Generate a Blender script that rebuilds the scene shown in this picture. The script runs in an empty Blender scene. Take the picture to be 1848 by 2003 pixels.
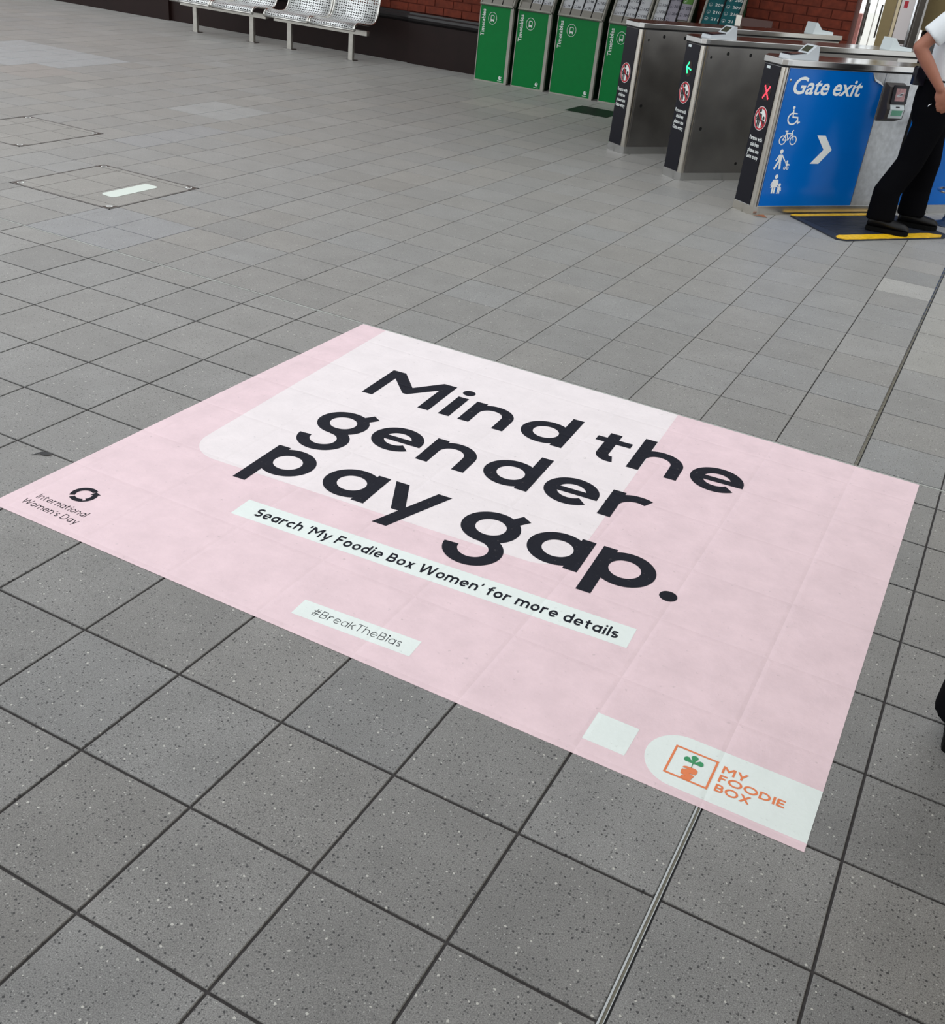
import bpy, bmesh, math, random
from mathutils import Vector, Matrix
from mathutils.geometry import delaunay_2d_cdt
random.seed(7)
SC = bpy.context.scene
COL = SC.collection
PI = math.pi
R = math.radians

# ------------------------------------------------------------------ camera
CAM_POS = Vector((1.66516, -1.43274, 1.61111))
FWD = Vector((-0.35847798, 0.78765328, -0.50109466))
RIGHT = Vector((0.88077669, 0.46326178, 0.09808648))
DOWN = Vector((0.30939614, -0.40619065, -0.85981579))
FPX = 2009.6
cd = bpy.data.cameras.new('camera')
cd.sensor_fit = 'HORIZONTAL'
cd.sensor_width = 36.0
cd.lens = 36.0 * FPX / 1848.0
cd.clip_start = 0.05
cd.clip_end = 300
cam = bpy.data.objects.new('camera', cd)
cam.matrix_world = Matrix((
    (RIGHT.x, -DOWN.x, -FWD.x, CAM_POS.x),
    (RIGHT.y, -DOWN.y, -FWD.y, CAM_POS.y),
    (RIGHT.z, -DOWN.z, -FWD.z, CAM_POS.z),
    (0, 0, 0, 1)))
COL.objects.link(cam)
SC.camera = cam


def project(p):
    d = Vector(p) - CAM_POS
    z = d.dot(FWD)
    if z < 0.05:
        return None
    return 924 + FPX * d.dot(RIGHT) / z, 1001.5 + FPX * d.dot(DOWN) / z


# ------------------------------------------------------------------ world, light, exposure
world = bpy.data.worlds.new('world')
SC.world = world
world.use_nodes = True
wn = world.node_tree.nodes
wn['Background'].inputs['Color'].default_value = (0.95, 0.98, 1.0, 1)
wn['Background'].inputs['Strength'].default_value = 1.0
SC.view_settings.view_transform = 'Standard'
SC.view_settings.look = 'None'
SC.view_settings.gamma = 1.0
SC.view_settings.use_curve_mapping = False
SC.view_settings.exposure = 0.38


# ------------------------------------------------------------------ materials
def srgb(r, g, b):
    f = lambda c: (c / 12.92 if c <= 0.04045 else ((c + 0.055) / 1.055) ** 2.4)
    return (f(r / 255), f(g / 255), f(b / 255), 1.0)


MATS = {}


def mat(name, col, rough=0.5, metal=0.0, spec=0.5, noise=0.0, nscale=20.0, bump=0.0, bscale=200.0,
        emit=None, estr=0.0, stretch=None, coat=0.0, trans=0.0):
    m = bpy.data.materials.new(name)
    m.use_nodes = True
    nt = m.node_tree
    b = nt.nodes['Principled BSDF']
    b.inputs['Base Color'].default_value = col
    b.inputs['Roughness'].default_value = rough
    b.inputs['Metallic'].default_value = metal
    b.inputs['Specular IOR Level'].default_value = spec
    b.inputs['Coat Weight'].default_value = coat
    if trans:
        b.inputs['Transmission Weight'].default_value = trans
    if emit:
        b.inputs['Emission Color'].default_value = emit
        b.inputs['Emission Strength'].default_value = estr
    geo = nt.nodes.new('ShaderNodeNewGeometry')
    vec = geo.outputs['Position']
    if stretch:
        mp = nt.nodes.new('ShaderNodeMapping')
        mp.inputs['Scale'].default_value = stretch
        nt.links.new(vec, mp.inputs['Vector'])
        vec = mp.outputs['Vector']
    if noise:
        n = nt.nodes.new('ShaderNodeTexNoise')
        n.inputs['Scale'].default_value = nscale
        n.inputs['Detail'].default_value = 5
        nt.links.new(vec, n.inputs['Vector'])
        mr = nt.nodes.new('ShaderNodeMapRange')
        mr.inputs['From Min'].default_value = 0.25
        mr.inputs['From Max'].default_value = 0.75
        mr.inputs['To Min'].default_value = 1 - noise
        mr.inputs['To Max'].default_value = 1 + noise
        nt.links.new(n.outputs['Fac'], mr.inputs['Value'])
        mx = nt.nodes.new('ShaderNodeMix')
        mx.data_type = 'RGBA'
        mx.blend_type = 'MULTIPLY'
        mx.inputs['Factor'].default_value = 1
        mx.inputs['A'].default_value = col
        nt.links.new(mr.outputs['Result'], mx.inputs['B'])
        nt.links.new(mx.outputs['Result'], b.inputs['Base Color'])
        if metal > 0.5:
            m2 = nt.nodes.new('ShaderNodeMapRange')
            m2.inputs['To Min'].default_value = max(0.05, rough - 0.1)
            m2.inputs['To Max'].default_value = rough + 0.12
            nt.links.new(n.outputs['Fac'], m2.inputs['Value'])
            nt.links.new(m2.outputs['Result'], b.inputs['Roughness'])
    if bump:
        n = nt.nodes.new('ShaderNodeTexNoise')
        n.inputs['Scale'].default_value = bscale
        n.inputs['Detail'].default_value = 4
        nt.links.new(vec, n.inputs['Vector'])
        bp = nt.nodes.new('ShaderNodeBump')
        bp.inputs['Strength'].default_value = bump
        bp.inputs['Distance'].default_value = 0.002
        nt.links.new(n.outputs['Fac'], bp.inputs['Height'])
        nt.links.new(bp.outputs['Normal'], b.inputs['Normal'])
    MATS[name] = m
    return m


def math_node(nt, op, a, b=None, c=None):
    n = nt.nodes.new('ShaderNodeMath')
    n.operation = op
    for i, v in enumerate((a, b, c)):
        if v is None:
            continue
        if isinstance(v, (int, float)):
            n.inputs[i].default_value = v
        else:
            nt.links.new(v, n.inputs[i])
    return n.outputs[0]


def mixrgb(nt, fac, a, b, mode='MIX'):
    n = nt.nodes.new('ShaderNodeMix')
    n.data_type = 'RGBA'
    n.blend_type = mode
    for s, v in (('Factor', fac), ('A', a), ('B', b)):
        if isinstance(v, (int, float, tuple)):
            n.inputs[s].default_value = v
        else:
            nt.links.new(v, n.inputs[s])
    return n.outputs['Result']


def tile_material(name, source):
    """grey terrazzo-like quarry tile: tone per tile, black and white flecks, faint clouding"""
    m = bpy.data.materials.new(name)
    m.use_nodes = True
    nt = m.node_tree
    b = nt.nodes['Principled BSDF']
    if source == 'object':
        oi = nt.nodes.new('ShaderNodeObjectInfo')
        tone = oi.outputs['Color']
    else:
        at = nt.nodes.new('ShaderNodeAttribute')
        at.attribute_name = 'Col'
        tone = at.outputs['Color']
    geo = nt.nodes.new('ShaderNodeNewGeometry')
    pos = geo.outputs['Position']
    nz = nt.nodes.new('ShaderNodeTexNoise')
    nz.inputs['Scale'].default_value = 6
    nz.inputs['Detail'].default_value = 6
    nt.links.new(pos, nz.inputs['Vector'])
    cl = nt.nodes.new('ShaderNodeMapRange')
    cl.inputs['From Min'].default_value = 0.3
    cl.inputs['From Max'].default_value = 0.7
    cl.inputs['To Min'].default_value = 0.88
    cl.inputs['To Max'].default_value = 1.12
    nt.links.new(nz.outputs['Fac'], cl.inputs['Value'])
    col = mixrgb(nt, 1.0, tone, cl.outputs['Result'], 'MULTIPLY')
    ng = nt.nodes.new('ShaderNodeTexNoise')
    ng.inputs['Scale'].default_value = 420
    ng.inputs['Detail'].default_value = 3
    nt.links.new(pos, ng.inputs['Vector'])
    gr = nt.nodes.new('ShaderNodeMapRange')
    gr.inputs['From Min'].default_value = 0.3
    gr.inputs['From Max'].default_value = 0.7
    gr.inputs['To Min'].default_value = 0.5
    gr.inputs['To Max'].default_value = 1.5
    nt.links.new(ng.outputs['Fac'], gr.inputs['Value'])
    col = mixrgb(nt, 1.0, col, gr.outputs['Result'], 'MULTIPLY')

    def flecks(scale, rad, share, seed):
        mp = nt.nodes.new('ShaderNodeMapping')
        mp.inputs['Location'].default_value = (seed, seed * 1.7, 0)
        nt.links.new(pos, mp.inputs['Vector'])
        v = nt.nodes.new('ShaderNodeTexVoronoi')
        v.voronoi_dimensions = '2D'
        v.inputs['Scale'].default_value = scale
        nt.links.new(mp.outputs['Vector'], v.inputs['Vector'])
        sep = nt.nodes.new('ShaderNodeSeparateColor')
        nt.links.new(v.outputs['Color'], sep.inputs['Color'])
        pick = math_node(nt, 'LESS_THAN', sep.outputs[0], share)
        wob = nt.nodes.new('ShaderNodeTexNoise')
        wob.inputs['Scale'].default_value = scale * 4
        nt.links.new(pos, wob.inputs['Vector'])
        d = math_node(nt, 'ADD', v.outputs['Distance'], math_node(nt, 'MULTIPLY', math_node(nt, 'SUBTRACT', wob.outputs['Fac'], 0.5), 0.35))
        r_ = math_node(nt, 'MULTIPLY', math_node(nt, 'ADD', sep.outputs[1], 0.35), rad)
        near = math_node(nt, 'LESS_THAN', d, r_)
        return math_node(nt, 'MULTIPLY', pick, near)
    col = mixrgb(nt, math_node(nt, 'MULTIPLY', flecks(90, 0.18, 0.22, 3.1), 0.95), col, (0.006, 0.006, 0.009, 1))
    col = mixrgb(nt, math_node(nt, 'MULTIPLY', flecks(165, 0.25, 0.27, 5.3), 0.65), col, (0.010, 0.010, 0.013, 1))
    col = mixrgb(nt, math_node(nt, 'MULTIPLY', flecks(72, 0.15, 0.07, 9.7), 0.85), col, (0.52, 0.51, 0.47, 1))
    col = mixrgb(nt, math_node(nt, 'MULTIPLY', flecks(140, 0.17, 0.12, 1.9), 0.6), col, (0.42, 0.42, 0.40, 1))
    nt.links.new(col, b.inputs['Base Color'])
    b.inputs['Roughness'].default_value = 0.46
    b.inputs['Specular IOR Level'].default_value = 0.5
    b.inputs['Sheen Weight'].default_value = 0.45
    b.inputs['Sheen Tint'].default_value = (1.0, 0.98, 0.93, 1)
    b.inputs['Sheen Roughness'].default_value = 0.5
    bp = nt.nodes.new('ShaderNodeBump')
    bp.inputs['Strength'].default_value = 0.25
    bp.inputs['Distance'].default_value = 0.001
    nt.links.new(ng.outputs['Fac'], bp.inputs['Height'])
    nt.links.new(bp.outputs['Normal'], b.inputs['Normal'])
    MATS[name] = m
    return m


def vinyl_material(name, col, dirt=0.12, rough=0.5, spec=0.3):
    """printed floor vinyl: faint scuffs and the tile joints telegraphing through"""
    m = bpy.data.materials.new(name)
    m.use_nodes = True
    nt = m.node_tree
    b = nt.nodes['Principled BSDF']
    geo = nt.nodes.new('ShaderNodeNewGeometry')
    pos = geo.outputs['Position']
    n1 = nt.nodes.new('ShaderNodeTexNoise')
    n1.inputs['Scale'].default_value = 9
    n1.inputs['Detail'].default_value = 9
    n1.inputs['Roughness'].default_value = 0.65
    nt.links.new(pos, n1.inputs['Vector'])
    mr = nt.nodes.new('ShaderNodeMapRange')
    mr.inputs['From Min'].default_value = 0.35
    mr.inputs['From Max'].default_value = 0.72
    mr.inputs['To Min'].default_value = 1.0
    mr.inputs['To Max'].default_value = 1.0 - dirt
    nt.links.new(n1.outputs['Fac'], mr.inputs['Value'])
    c = mixrgb(nt, 1.0, col, mr.outputs['Result'], 'MULTIPLY')
    # scuff specks
    n2 = nt.nodes.new('ShaderNodeTexNoise')
    n2.inputs['Scale'].default_value = 60
    n2.inputs['Detail'].default_value = 8
    nt.links.new(pos, n2.inputs['Vector'])
    sc = nt.nodes.new('ShaderNodeMapRange')
    sc.inputs['From Min'].default_value = 0.66
    sc.inputs['From Max'].default_value = 0.76
    sc.inputs['To Max'].default_value = 0.3
    nt.links.new(n2.outputs['Fac'], sc.inputs['Value'])
    c = mixrgb(nt, sc.outputs['Result'], c, (0.25, 0.22, 0.22, 1))
    nt.links.new(c, b.inputs['Base Color'])
    b.inputs['Roughness'].default_value = rough
    b.inputs['Specular IOR Level'].default_value = spec
    sep = nt.nodes.new('ShaderNodeSeparateXYZ')
    nt.links.new(pos, sep.inputs['Vector'])

    def groove(s):
        f = math_node(nt, 'PINGPONG', s, 0.15)
        return math_node(nt, 'SMOOTH_MIN', math_node(nt, 'MULTIPLY', f, 90.0), 1.0, 0.4)
    h = math_node(nt, 'MINIMUM', groove(sep.outputs['X']), groove(sep.outputs['Y']))
    h = math_node(nt, 'ADD', math_node(nt, 'MULTIPLY', h, 0.5), math_node(nt, 'MULTIPLY', n1.outputs['Fac'], 1.2))
    h = math_node(nt, 'ADD', h, math_node(nt, 'MULTIPLY', n2.outputs['Fac'], 0.25))
    bp = nt.nodes.new('ShaderNodeBump')
    bp.inputs['Strength'].default_value = 0.6
    bp.inputs['Distance'].default_value = 0.004
    nt.links.new(h, bp.inputs['Height'])
    nt.links.new(bp.outputs['Normal'], b.inputs['Normal'])
    MATS[name] = m
    return m


def perforated_material(name):
    """bright punched steel sheet: slots alternate along and across, cut through (UV in metres)"""
    m = bpy.data.materials.new(name)
    m.use_nodes = True
    nt = m.node_tree
    b = nt.nodes['Principled BSDF']
    b.inputs['Base Color'].default_value = (0.86, 0.88, 0.88, 1)
    b.inputs['Metallic'].default_value = 0.6
    b.inputs['Roughness'].default_value = 0.38
    uv = nt.nodes.new('ShaderNodeUVMap')
    sep = nt.nodes.new('ShaderNodeSeparateXYZ')
    nt.links.new(uv.outputs['UV'], sep.inputs['Vector'])
    k = 1 / 0.031
    x = math_node(nt, 'MULTIPLY', sep.outputs['X'], k)
    y = math_node(nt, 'MULTIPLY', sep.outputs['Y'], k)
    fx = math_node(nt, 'ABSOLUTE', math_node(nt, 'SUBTRACT', math_node(nt, 'FRACT', x), 0.5))
    fy = math_node(nt, 'ABSOLUTE', math_node(nt, 'SUBTRACT', math_node(nt, 'FRACT', y), 0.5))
    par = math_node(nt, 'MODULO', math_node(nt, 'ABSOLUTE', math_node(nt, 'ADD', math_node(nt, 'FLOOR', x), math_node(nt, 'FLOOR', y))), 2.0)
    odd = math_node(nt, 'GREATER_THAN', par, 0.5)
    h = math_node(nt, 'MULTIPLY', math_node(nt, 'LESS_THAN', fx, 0.45), math_node(nt, 'LESS_THAN', fy, 0.17))
    v = math_node(nt, 'MULTIPLY', math_node(nt, 'LESS_THAN', fy, 0.45), math_node(nt, 'LESS_THAN', fx, 0.17))
    slot = math_node(nt, 'ADD', math_node(nt, 'MULTIPLY', odd, h), math_node(nt, 'MULTIPLY', math_node(nt, 'SUBTRACT', 1.0, odd), v))
    tr = nt.nodes.new('ShaderNodeBsdfTransparent')
    ms = nt.nodes.new('ShaderNodeMixShader')
    nt.links.new(slot, ms.inputs['Fac'])
    nt.links.new(b.outputs['BSDF'], ms.inputs[1])
    nt.links.new(tr.outputs['BSDF'], ms.inputs[2])
    nt.links.new(ms.outputs['Shader'], nt.nodes['Material Output'].inputs['Surface'])
    MATS[name] = m
    return m


def glass_material(name):
    m = bpy.data.materials.new(name)
    m.use_nodes = True
    nt = m.node_tree
    tr = nt.nodes.new('ShaderNodeBsdfTransparent')
    tr.inputs['Color'].default_value = (0.96, 0.97, 0.97, 1)
    gl = nt.nodes.new('ShaderNodeBsdfGlossy')
    gl.inputs['Roughness'].default_value = 0.03
    fr = nt.nodes.new('ShaderNodeFresnel')
    fr.inputs['IOR'].default_value = 1.45
    ms = nt.nodes.new('ShaderNodeMixShader')
    nt.links.new(fr.outputs['Fac'], ms.inputs['Fac'])
    nt.links.new(tr.outputs['BSDF'], ms.inputs[1])
    nt.links.new(gl.outputs['BSDF'], ms.inputs[2])
    nt.links.new(ms.outputs['Shader'], nt.nodes['Material Output'].inputs['Surface'])
    MATS[name] = m


glass_material('glass')
tile_material('tile', 'object')
tile_material('tile_field', 'mesh')
vinyl_material('pink', srgb(237, 211, 217), 0.12)
vinyl_material('offwhite', srgb(240, 231, 233), 0.08)
vinyl_material('mint', srgb(233, 241, 238), 0.05)
vinyl_material('ink', (0.0125, 0.0135, 0.022, 1), 0.2, 0.45, 0.07)
mat('orange', srgb(232, 126, 72), 0.5)
mat('logo_green', srgb(38, 145, 90), 0.5)
mat('grout', srgb(58, 55, 55), 0.9, noise=0.25, nscale=40, bump=0.4)
mat('strip_metal', (0.36, 0.37, 0.37, 1), 0.25, 1.0, noise=0.1, nscale=50)
mat('strip_filler', (0.15, 0.14, 0.105, 1), 0.6, noise=0.2)
mat('caulk', (0.34, 0.35, 0.33, 1), 0.6, noise=0.2)
mat('steel', (0.60, 0.60, 0.59, 1), 0.2, 1.0, noise=0.06, nscale=2.5)
mat('steel_dull', (0.36, 0.35, 0.34, 1), 0.42, 1.0, noise=0.14, nscale=5)
mat('steel_scuffed', (0.58, 0.60, 0.62, 1), 0.38, 0.9, noise=0.18, nscale=26)
mat('steel_warm', (0.66, 0.63, 0.57, 1), 0.22, 1.0, noise=0.05, nscale=3)
mat('black_gloss', (0.008, 0.008, 0.014, 1), 0.2, spec=0.25)
mat('black_hole', (0.003, 0.003, 0.003, 1), 0.9)
mat('seam', (0.01, 0.01, 0.012, 1), 0.7)
mat('gate_blue', srgb(0, 106, 198), 0.16, spec=0.35, noise=0.05, nscale=4)
mat('print_white', srgb(244, 248, 246), 0.45, spec=0.3)
mat('sticker_white', srgb(218, 226, 218), 0.6)
mat('print_black', (0.012, 0.012, 0.014, 1), 0.45)
mat('sign_red', srgb(190, 26, 48), 0.4)
mat('led_red', (0.4, 0.01, 0.02, 1), 0.4, emit=(1.0, 0.03, 0.05, 1), estr=3.0)
mat('led_green', (0.01, 0.3, 0.1, 1), 0.4, emit=(0.02, 1.0, 0.25, 1), estr=2.2)
mat('lens_dark', (0.02, 0.006, 0.006, 1), 0.12)
mat('lcd', srgb(120, 190, 160), 0.25)
mat('lcd_off', srgb(70, 72, 60), 0.2)
mat('reader_grey', srgb(196, 202, 207), 0.35)
mat('reader_white', srgb(222, 232, 234), 0.4)
mat('reader_dark', srgb(58, 52, 50), 0.45)
mat('pad_brown', srgb(96, 66, 60), 0.35)
mat('screen_pink', srgb(196, 150, 152), 0.4, noise=0.25, nscale=60)
mat('peel', srgb(214, 220, 224), 0.5)
mat('stand_green', srgb(0, 132, 62), 0.4, spec=0.2, noise=0.04)
mat('stand_dark', srgb(10, 62, 34), 0.5)
mat('stand_grey', srgb(178, 176, 166), 0.45)
mat('pocket_grey', srgb(160, 156, 148), 0.5)
mat('leaf_white', srgb(220, 222, 226), 0.6)
mat('leaf_lilac', srgb(168, 164, 176), 0.6)
mat('leaf_teal', srgb(18, 98, 104), 0.6)
mat('leaf_green', srgb(98, 148, 70), 0.6)
mat('print_grey', srgb(60, 62, 72), 0.6)
mat('brick', srgb(114, 46, 26), 0.85, noise=0.35, nscale=14, bump=0.6, bscale=60)
mat('mortar', srgb(102, 42, 27), 0.9, noise=0.2)
mat('dado', srgb(36, 21, 19), 0.45, spec=0.25, noise=0.15, nscale=6, bump=0.15, bscale=30)
mat('rail', srgb(22, 18, 20), 0.2)
mat('bench_steel', (0.62, 0.60, 0.55, 1), 0.35, 0.9, noise=0.1)
mat('bench_trim', (0.75, 0.74, 0.70, 1), 0.22, 1.0)
mat('bench_dark', (0.03, 0.03, 0.035, 1), 0.4)
perforated_material('perforated')
mat('mat_navy', srgb(30, 36, 50), 0.55, noise=0.15, bump=0.3)
mat('mat_yellow', srgb(240, 190, 20), 0.5, noise=0.2, nscale=40)
mat('leaf_brown', srgb(150, 92, 60), 0.8, noise=0.3, nscale=60)
mat('skin', srgb(160, 105, 84), 0.5, noise=0.10, nscale=12, bump=0.15, bscale=150)
mat('shirt', srgb(226, 230, 234), 0.8, bump=0.25, bscale=25)
mat('trousers', (0.0035, 0.0035, 0.0045, 1), 0.95, spec=0.04, bump=0.4, bscale=18)
mat('shoe', (0.005, 0.005, 0.006, 1), 0.38, spec=0.25)
mat('sole', (0.004, 0.004, 0.004, 1), 0.8, spec=0.1)
mat('hair', (0.015, 0.010, 0.008, 1), 0.6)
mat('eye', (0.8, 0.8, 0.78, 1), 0.2)
mat('tan_paint', srgb(150, 132, 92), 0.6, noise=0.06)
mat('cream_paint', srgb(232, 214, 178), 0.55)
mat('door_white', srgb(236, 232, 222), 0.5)
mat('dark_metal', srgb(84, 78, 72), 0.4, metal=0.6)
mat('poster_white', srgb(236, 228, 228), 0.4)
mat('far_brick', srgb(196, 140, 138), 0.9, noise=0.3, nscale=20)
mat('soffit_blocker', srgb(120, 116, 110), 0.8)
mat('ground_daylit', srgb(238, 234, 226), 0.9)  # paleness stands in for overexposed daylight on the ground
mat('dark_plate', srgb(44, 52, 48), 0.5, spec=0.3, noise=0.1)
mat('chrome', (0.75, 0.76, 0.78, 1), 0.12, 1.0)
mat('stool_blue', srgb(40, 62, 92), 0.4)


# ------------------------------------------------------------------ mesh helpers
class Tris(list):
    pass


class MB:
    def __init__(self):
        self.v = []
        self.f = []
        self.uv = None

    def add(self, vs, fs):
        o = len(self.v)
        self.v += [tuple(p) for p in vs]
        self.f += [tuple(i + o for i in q) for q in fs]
        return self

    def box(self, x0, x1, y0, y1, z0, z1):
        vs = [(x, y, z) for z in (z0, z1) for y in (y0, y1) for x in (x0, x1)]
        return self.add(vs, [(0, 2, 3, 1), (4, 5, 7, 6), (0, 1, 5, 4), (2, 6, 7, 3), (0, 4, 6, 2), (1, 3, 7, 5)])

    def cbox(self, x0, x1, y0, y1, z0, z1, c):
        """box with chamfered vertical and top edges"""
        p = [(x0 + c, y0), (x1 - c, y0), (x1, y0 + c), (x1, y1 - c), (x1 - c, y1), (x0 + c, y1), (x0, y1 - c), (x0, y0 + c)]
        q = [(x0 + 2 * c, y0 + c), (x1 - 2 * c, y0 + c), (x1 - c, y0 + 2 * c), (x1 - c, y1 - 2 * c), (x1 - 2 * c, y1 - c), (x0 + 2 * c, y1 - c), (x0 + c, y1 - 2 * c), (x0 + c, y0 + 2 * c)]
        vs = [(a, b, z0) for a, b in p] + [(a, b, z1 - c) for a, b in p] + [(a, b, z1) for a, b in q]
        fs = [tuple(range(7, -1, -1)), tuple(range(16, 24))]
        for k in (0, 8):
            for i in range(8):
                j = (i + 1) % 8
                fs.append((k + i, k + j, k + 8 + j, k + 8 + i))
        return self.add(vs, fs)

    def prism(self, poly, o, ux, uy, uz, h0, h1):
        """extrude the 2D polygon poly (in axes ux, uy at o) along uz from h0 to h1"""
        o, ux, uy, uz = Vector(o), Vector(ux), Vector(uy), Vector(uz)
        n = len(poly)
        vs = [o + ux * a + uy * b + uz * h0 for a, b in poly] + [o + ux * a + uy * b + uz * h1 for a, b in poly]
        fs = [tuple(range(n - 1, -1, -1)), tuple(range(n, 2 * n))]
        for i in range(n):
            j = (i + 1) % n
            fs.append((i, j, n + j, n + i))
        return self.add(vs, fs)

    def flat(self, polys, o, ux, uy, union=True):
        o, ux, uy = Vector(o), Vector(ux), Vector(uy)
        if union and len(polys) > 1 and not isinstance(polys, Tris):
            vs, fs = [], []
            for p in polys:
                a = sum(p[i - 1][0] * p[i][1] - p[i][0] * p[i - 1][1] for i in range(len(p)))
                p = p if a > 0 else p[::-1]
                fs.append(list(range(len(vs), len(vs) + len(p))))
                vs += [Vector(q) * 1000 for q in p]
            r = delaunay_2d_cdt(vs, [], fs, 0, 1e-4)
            self.add([o + ux * (v.x / 1000) + uy * (v.y / 1000) for v in r[0]], [tuple(f) for f, og in zip(r[2], r[5]) if og])
            return self
        for p in polys:
            self.add([o + ux * a + uy * b for a, b in p], [tuple(range(len(p)))])
        return self

    def tube(self, pts, r, n=10, closed=False, cap=True):
        pts = [Vector(p) for p in pts]
        rr = r if isinstance(r, (list, tuple)) else [r] * len(pts)
        N = len(pts)
        prev = None
        rings = []
        for i, p in enumerate(pts):
            if closed:
                t = pts[(i + 1) % N] - pts[i - 1]
            else:
                t = pts[min(i + 1, N - 1)] - pts[max(i - 1, 0)]
            t.normalize()
            if prev is None:
                a = Vector((0, 0, 1)) if abs(t.z) < 0.9 else Vector((1, 0, 0))
                u = t.cross(a).normalized()
            else:
                u = (prev - t * prev.dot(t)).normalized()
            prev = u
            w = t.cross(u)
            ra = rr[i] if isinstance(rr[i], tuple) else (rr[i], rr[i])
            rings.append([p + u * math.cos(2 * PI * k / n) * ra[0] + w * math.sin(2 * PI * k / n) * ra[1] for k in range(n)])
        vs = [q for g in rings for q in g]
        fs = []
        M = N if closed else N - 1
        for i in range(M):
            a, b = i * n, ((i + 1) % N) * n
            for k in range(n):
                l = (k + 1) % n
                fs.append((a + k, a + l, b + l, b + k))
        if cap and not closed:
            fs.append(tuple(range(n - 1, -1, -1)))
            fs.append(tuple(range((N - 1) * n, N * n)))
        return self.add(vs, fs)

    def lathe(self, prof, c, n=24):
        """profile of (r, z) about a vertical axis at c"""
        vs = [(c[0] + r * math.cos(2 * PI * k / n), c[1] + r * math.sin(2 * PI * k / n), c[2] + z) for r, z in prof for k in range(n)]
        fs = []
        for i in range(len(prof) - 1):
            for k in range(n):
                l = (k + 1) % n
                fs.append((i * n + k, i * n + l, (i + 1) * n + l, (i + 1) * n + k))
        fs.append(tuple(range(n - 1, -1, -1)))
        fs.append(tuple(range((len(prof) - 1) * n, len(prof) * n)))
        return self.add(vs, fs)

    def blob(self, c, r, nu=14, nv=10, rot=None):
        vs = [(0, 0, -1)]
        for i in range(1, nv):
            t = -PI / 2 + PI * i / nv
            for k in range(nu):
                vs.append((math.cos(t) * math.cos(2 * PI * k / nu), math.cos(t) * math.sin(2 * PI * k / nu), math.sin(t)))
        vs.append((0, 0, 1))
        out = []
        for x, y, z in vs:
            p = Vector((x * r[0], y * r[1], z * r[2]))
            if rot is not None:
                p = rot @ p
            out.append(p + Vector(c))
        fs = [(0, 1 + (k + 1) % nu, 1 + k) for k in range(nu)]
        for i in range(nv - 2):
            a = 1 + i * nu
            for k in range(nu):
                l = (k + 1) % nu
                fs.append((a + k, a + l, a + nu + l, a + nu + k))
        a = 1 + (nv - 2) * nu
        fs += [(a + k, a + (k + 1) % nu, len(vs) - 1) for k in range(nu)]
        return self.add(out, fs)

    def mesh(self, name, m, smooth=False):
        me = bpy.data.meshes.new(name)
        me.from_pydata(self.v, [], self.f)
        me.materials.append(MATS[m])
        if smooth:
            for p in me.polygons:
                p.use_smooth = True
        me.update()
        return me

    def obj(self, name, m, parent=None, smooth=False):
        me = self.mesh(name, m, smooth)
        o = bpy.data.objects.new(name, me)
        COL.objects.link(o)
        if parent is not None:
            o.parent = parent
        return o


def tag(o, label, cat, group=None):
    o['label'] = label
    o['category'] = cat
    if group:
        o['group'] = group
    return o


def thing(name, label, cat, loc=(0, 0, 0), rz=0.0, group=None):
    o = bpy.data.objects.new(name, None)
    COL.objects.link(o)
    o.location = loc
    o.rotation_euler = (0, 0, rz)
    o.empty_display_size = 0.1
    return tag(o, label, cat, group)


def struct(o):
    o['kind'] = 'structure'
    return o


def wplace(o, parent):
    """parent an object whose mesh is in world coordinates to an unrotated or rotated root"""
    bpy.context.view_layer.update()
    o.parent = parent
    o.matrix_parent_inverse = parent.matrix_world.inverted()


# ------------------------------------------------------------------ 2D shapes and lettering
def arc(cx, cy, rx, ry, a0, a1, n=None):
    n = n or max(6, int(abs(a1 - a0) / 9))
    return [(cx + rx * math.cos(R(a0 + (a1 - a0) * i / n)), cy + ry * math.sin(R(a0 + (a1 - a0) * i / n))) for i in range(n + 1)]


def stroke(pts, w, closed=False):
    """quad strip of width w along the centre line pts, mitred"""
    P = [Vector(p) for p in pts]
    if closed and (P[0] - P[-1]).length < 1e-6:
        P = P[:-1]
    N = len(P)
    L, Rr = [], []
    for i in range(N):
        if closed:
            a, b = P[i] - P[i - 1], P[(i + 1) % N] - P[i]
        else:
            a = P[i] - P[i - 1] if i else P[1] - P[0]
            b = P[i + 1] - P[i] if i < N - 1 else P[-1] - P[-2]
        a, b = a.normalized(), b.normalized()
        n1, n2 = Vector((-a.y, a.x)), Vector((-b.y, b.x))
        m = n1 + n2
        m = m.normalized() if m.length > 1e-6 else n1
        k = 1 / max(0.35, m.dot(n1))
        L.append(P[i] + m * (w / 2 * k))
        Rr.append(P[i] - m * (w / 2 * k))
    out = []
    for i in range(N if closed else N - 1):
        j = (i + 1) % N
        out.append([tuple(L[i]), tuple(Rr[i]), tuple(Rr[j]), tuple(L[j])])
    return out


def disc(cx, cy, r, ry=None, n=24):
    return [[(cx + r * math.cos(2 * PI * k / n), cy + (ry or r) * math.sin(2 * PI * k / n)) for k in range(n)]]


def rect(x0, y0, x1, y1):
    return [[(x0, y0), (x1, y0), (x1, y1), (x0, y1)]]


def slant(x0, y0, x1, y1, w):
    """diagonal bar cut level at both ends; x are the bar's centres, w its thickness"""
    dx, dy = x1 - x0, y1 - y0
    h = w * math.hypot(dx, dy) / abs(dy) / 2
    return [[(x0 - h, y0), (x0 + h, y0), (x1 + h, y1), (x1 - h, y1)]]


ASC, CAP, DESC = 1.416, 1.40, -0.43


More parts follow.
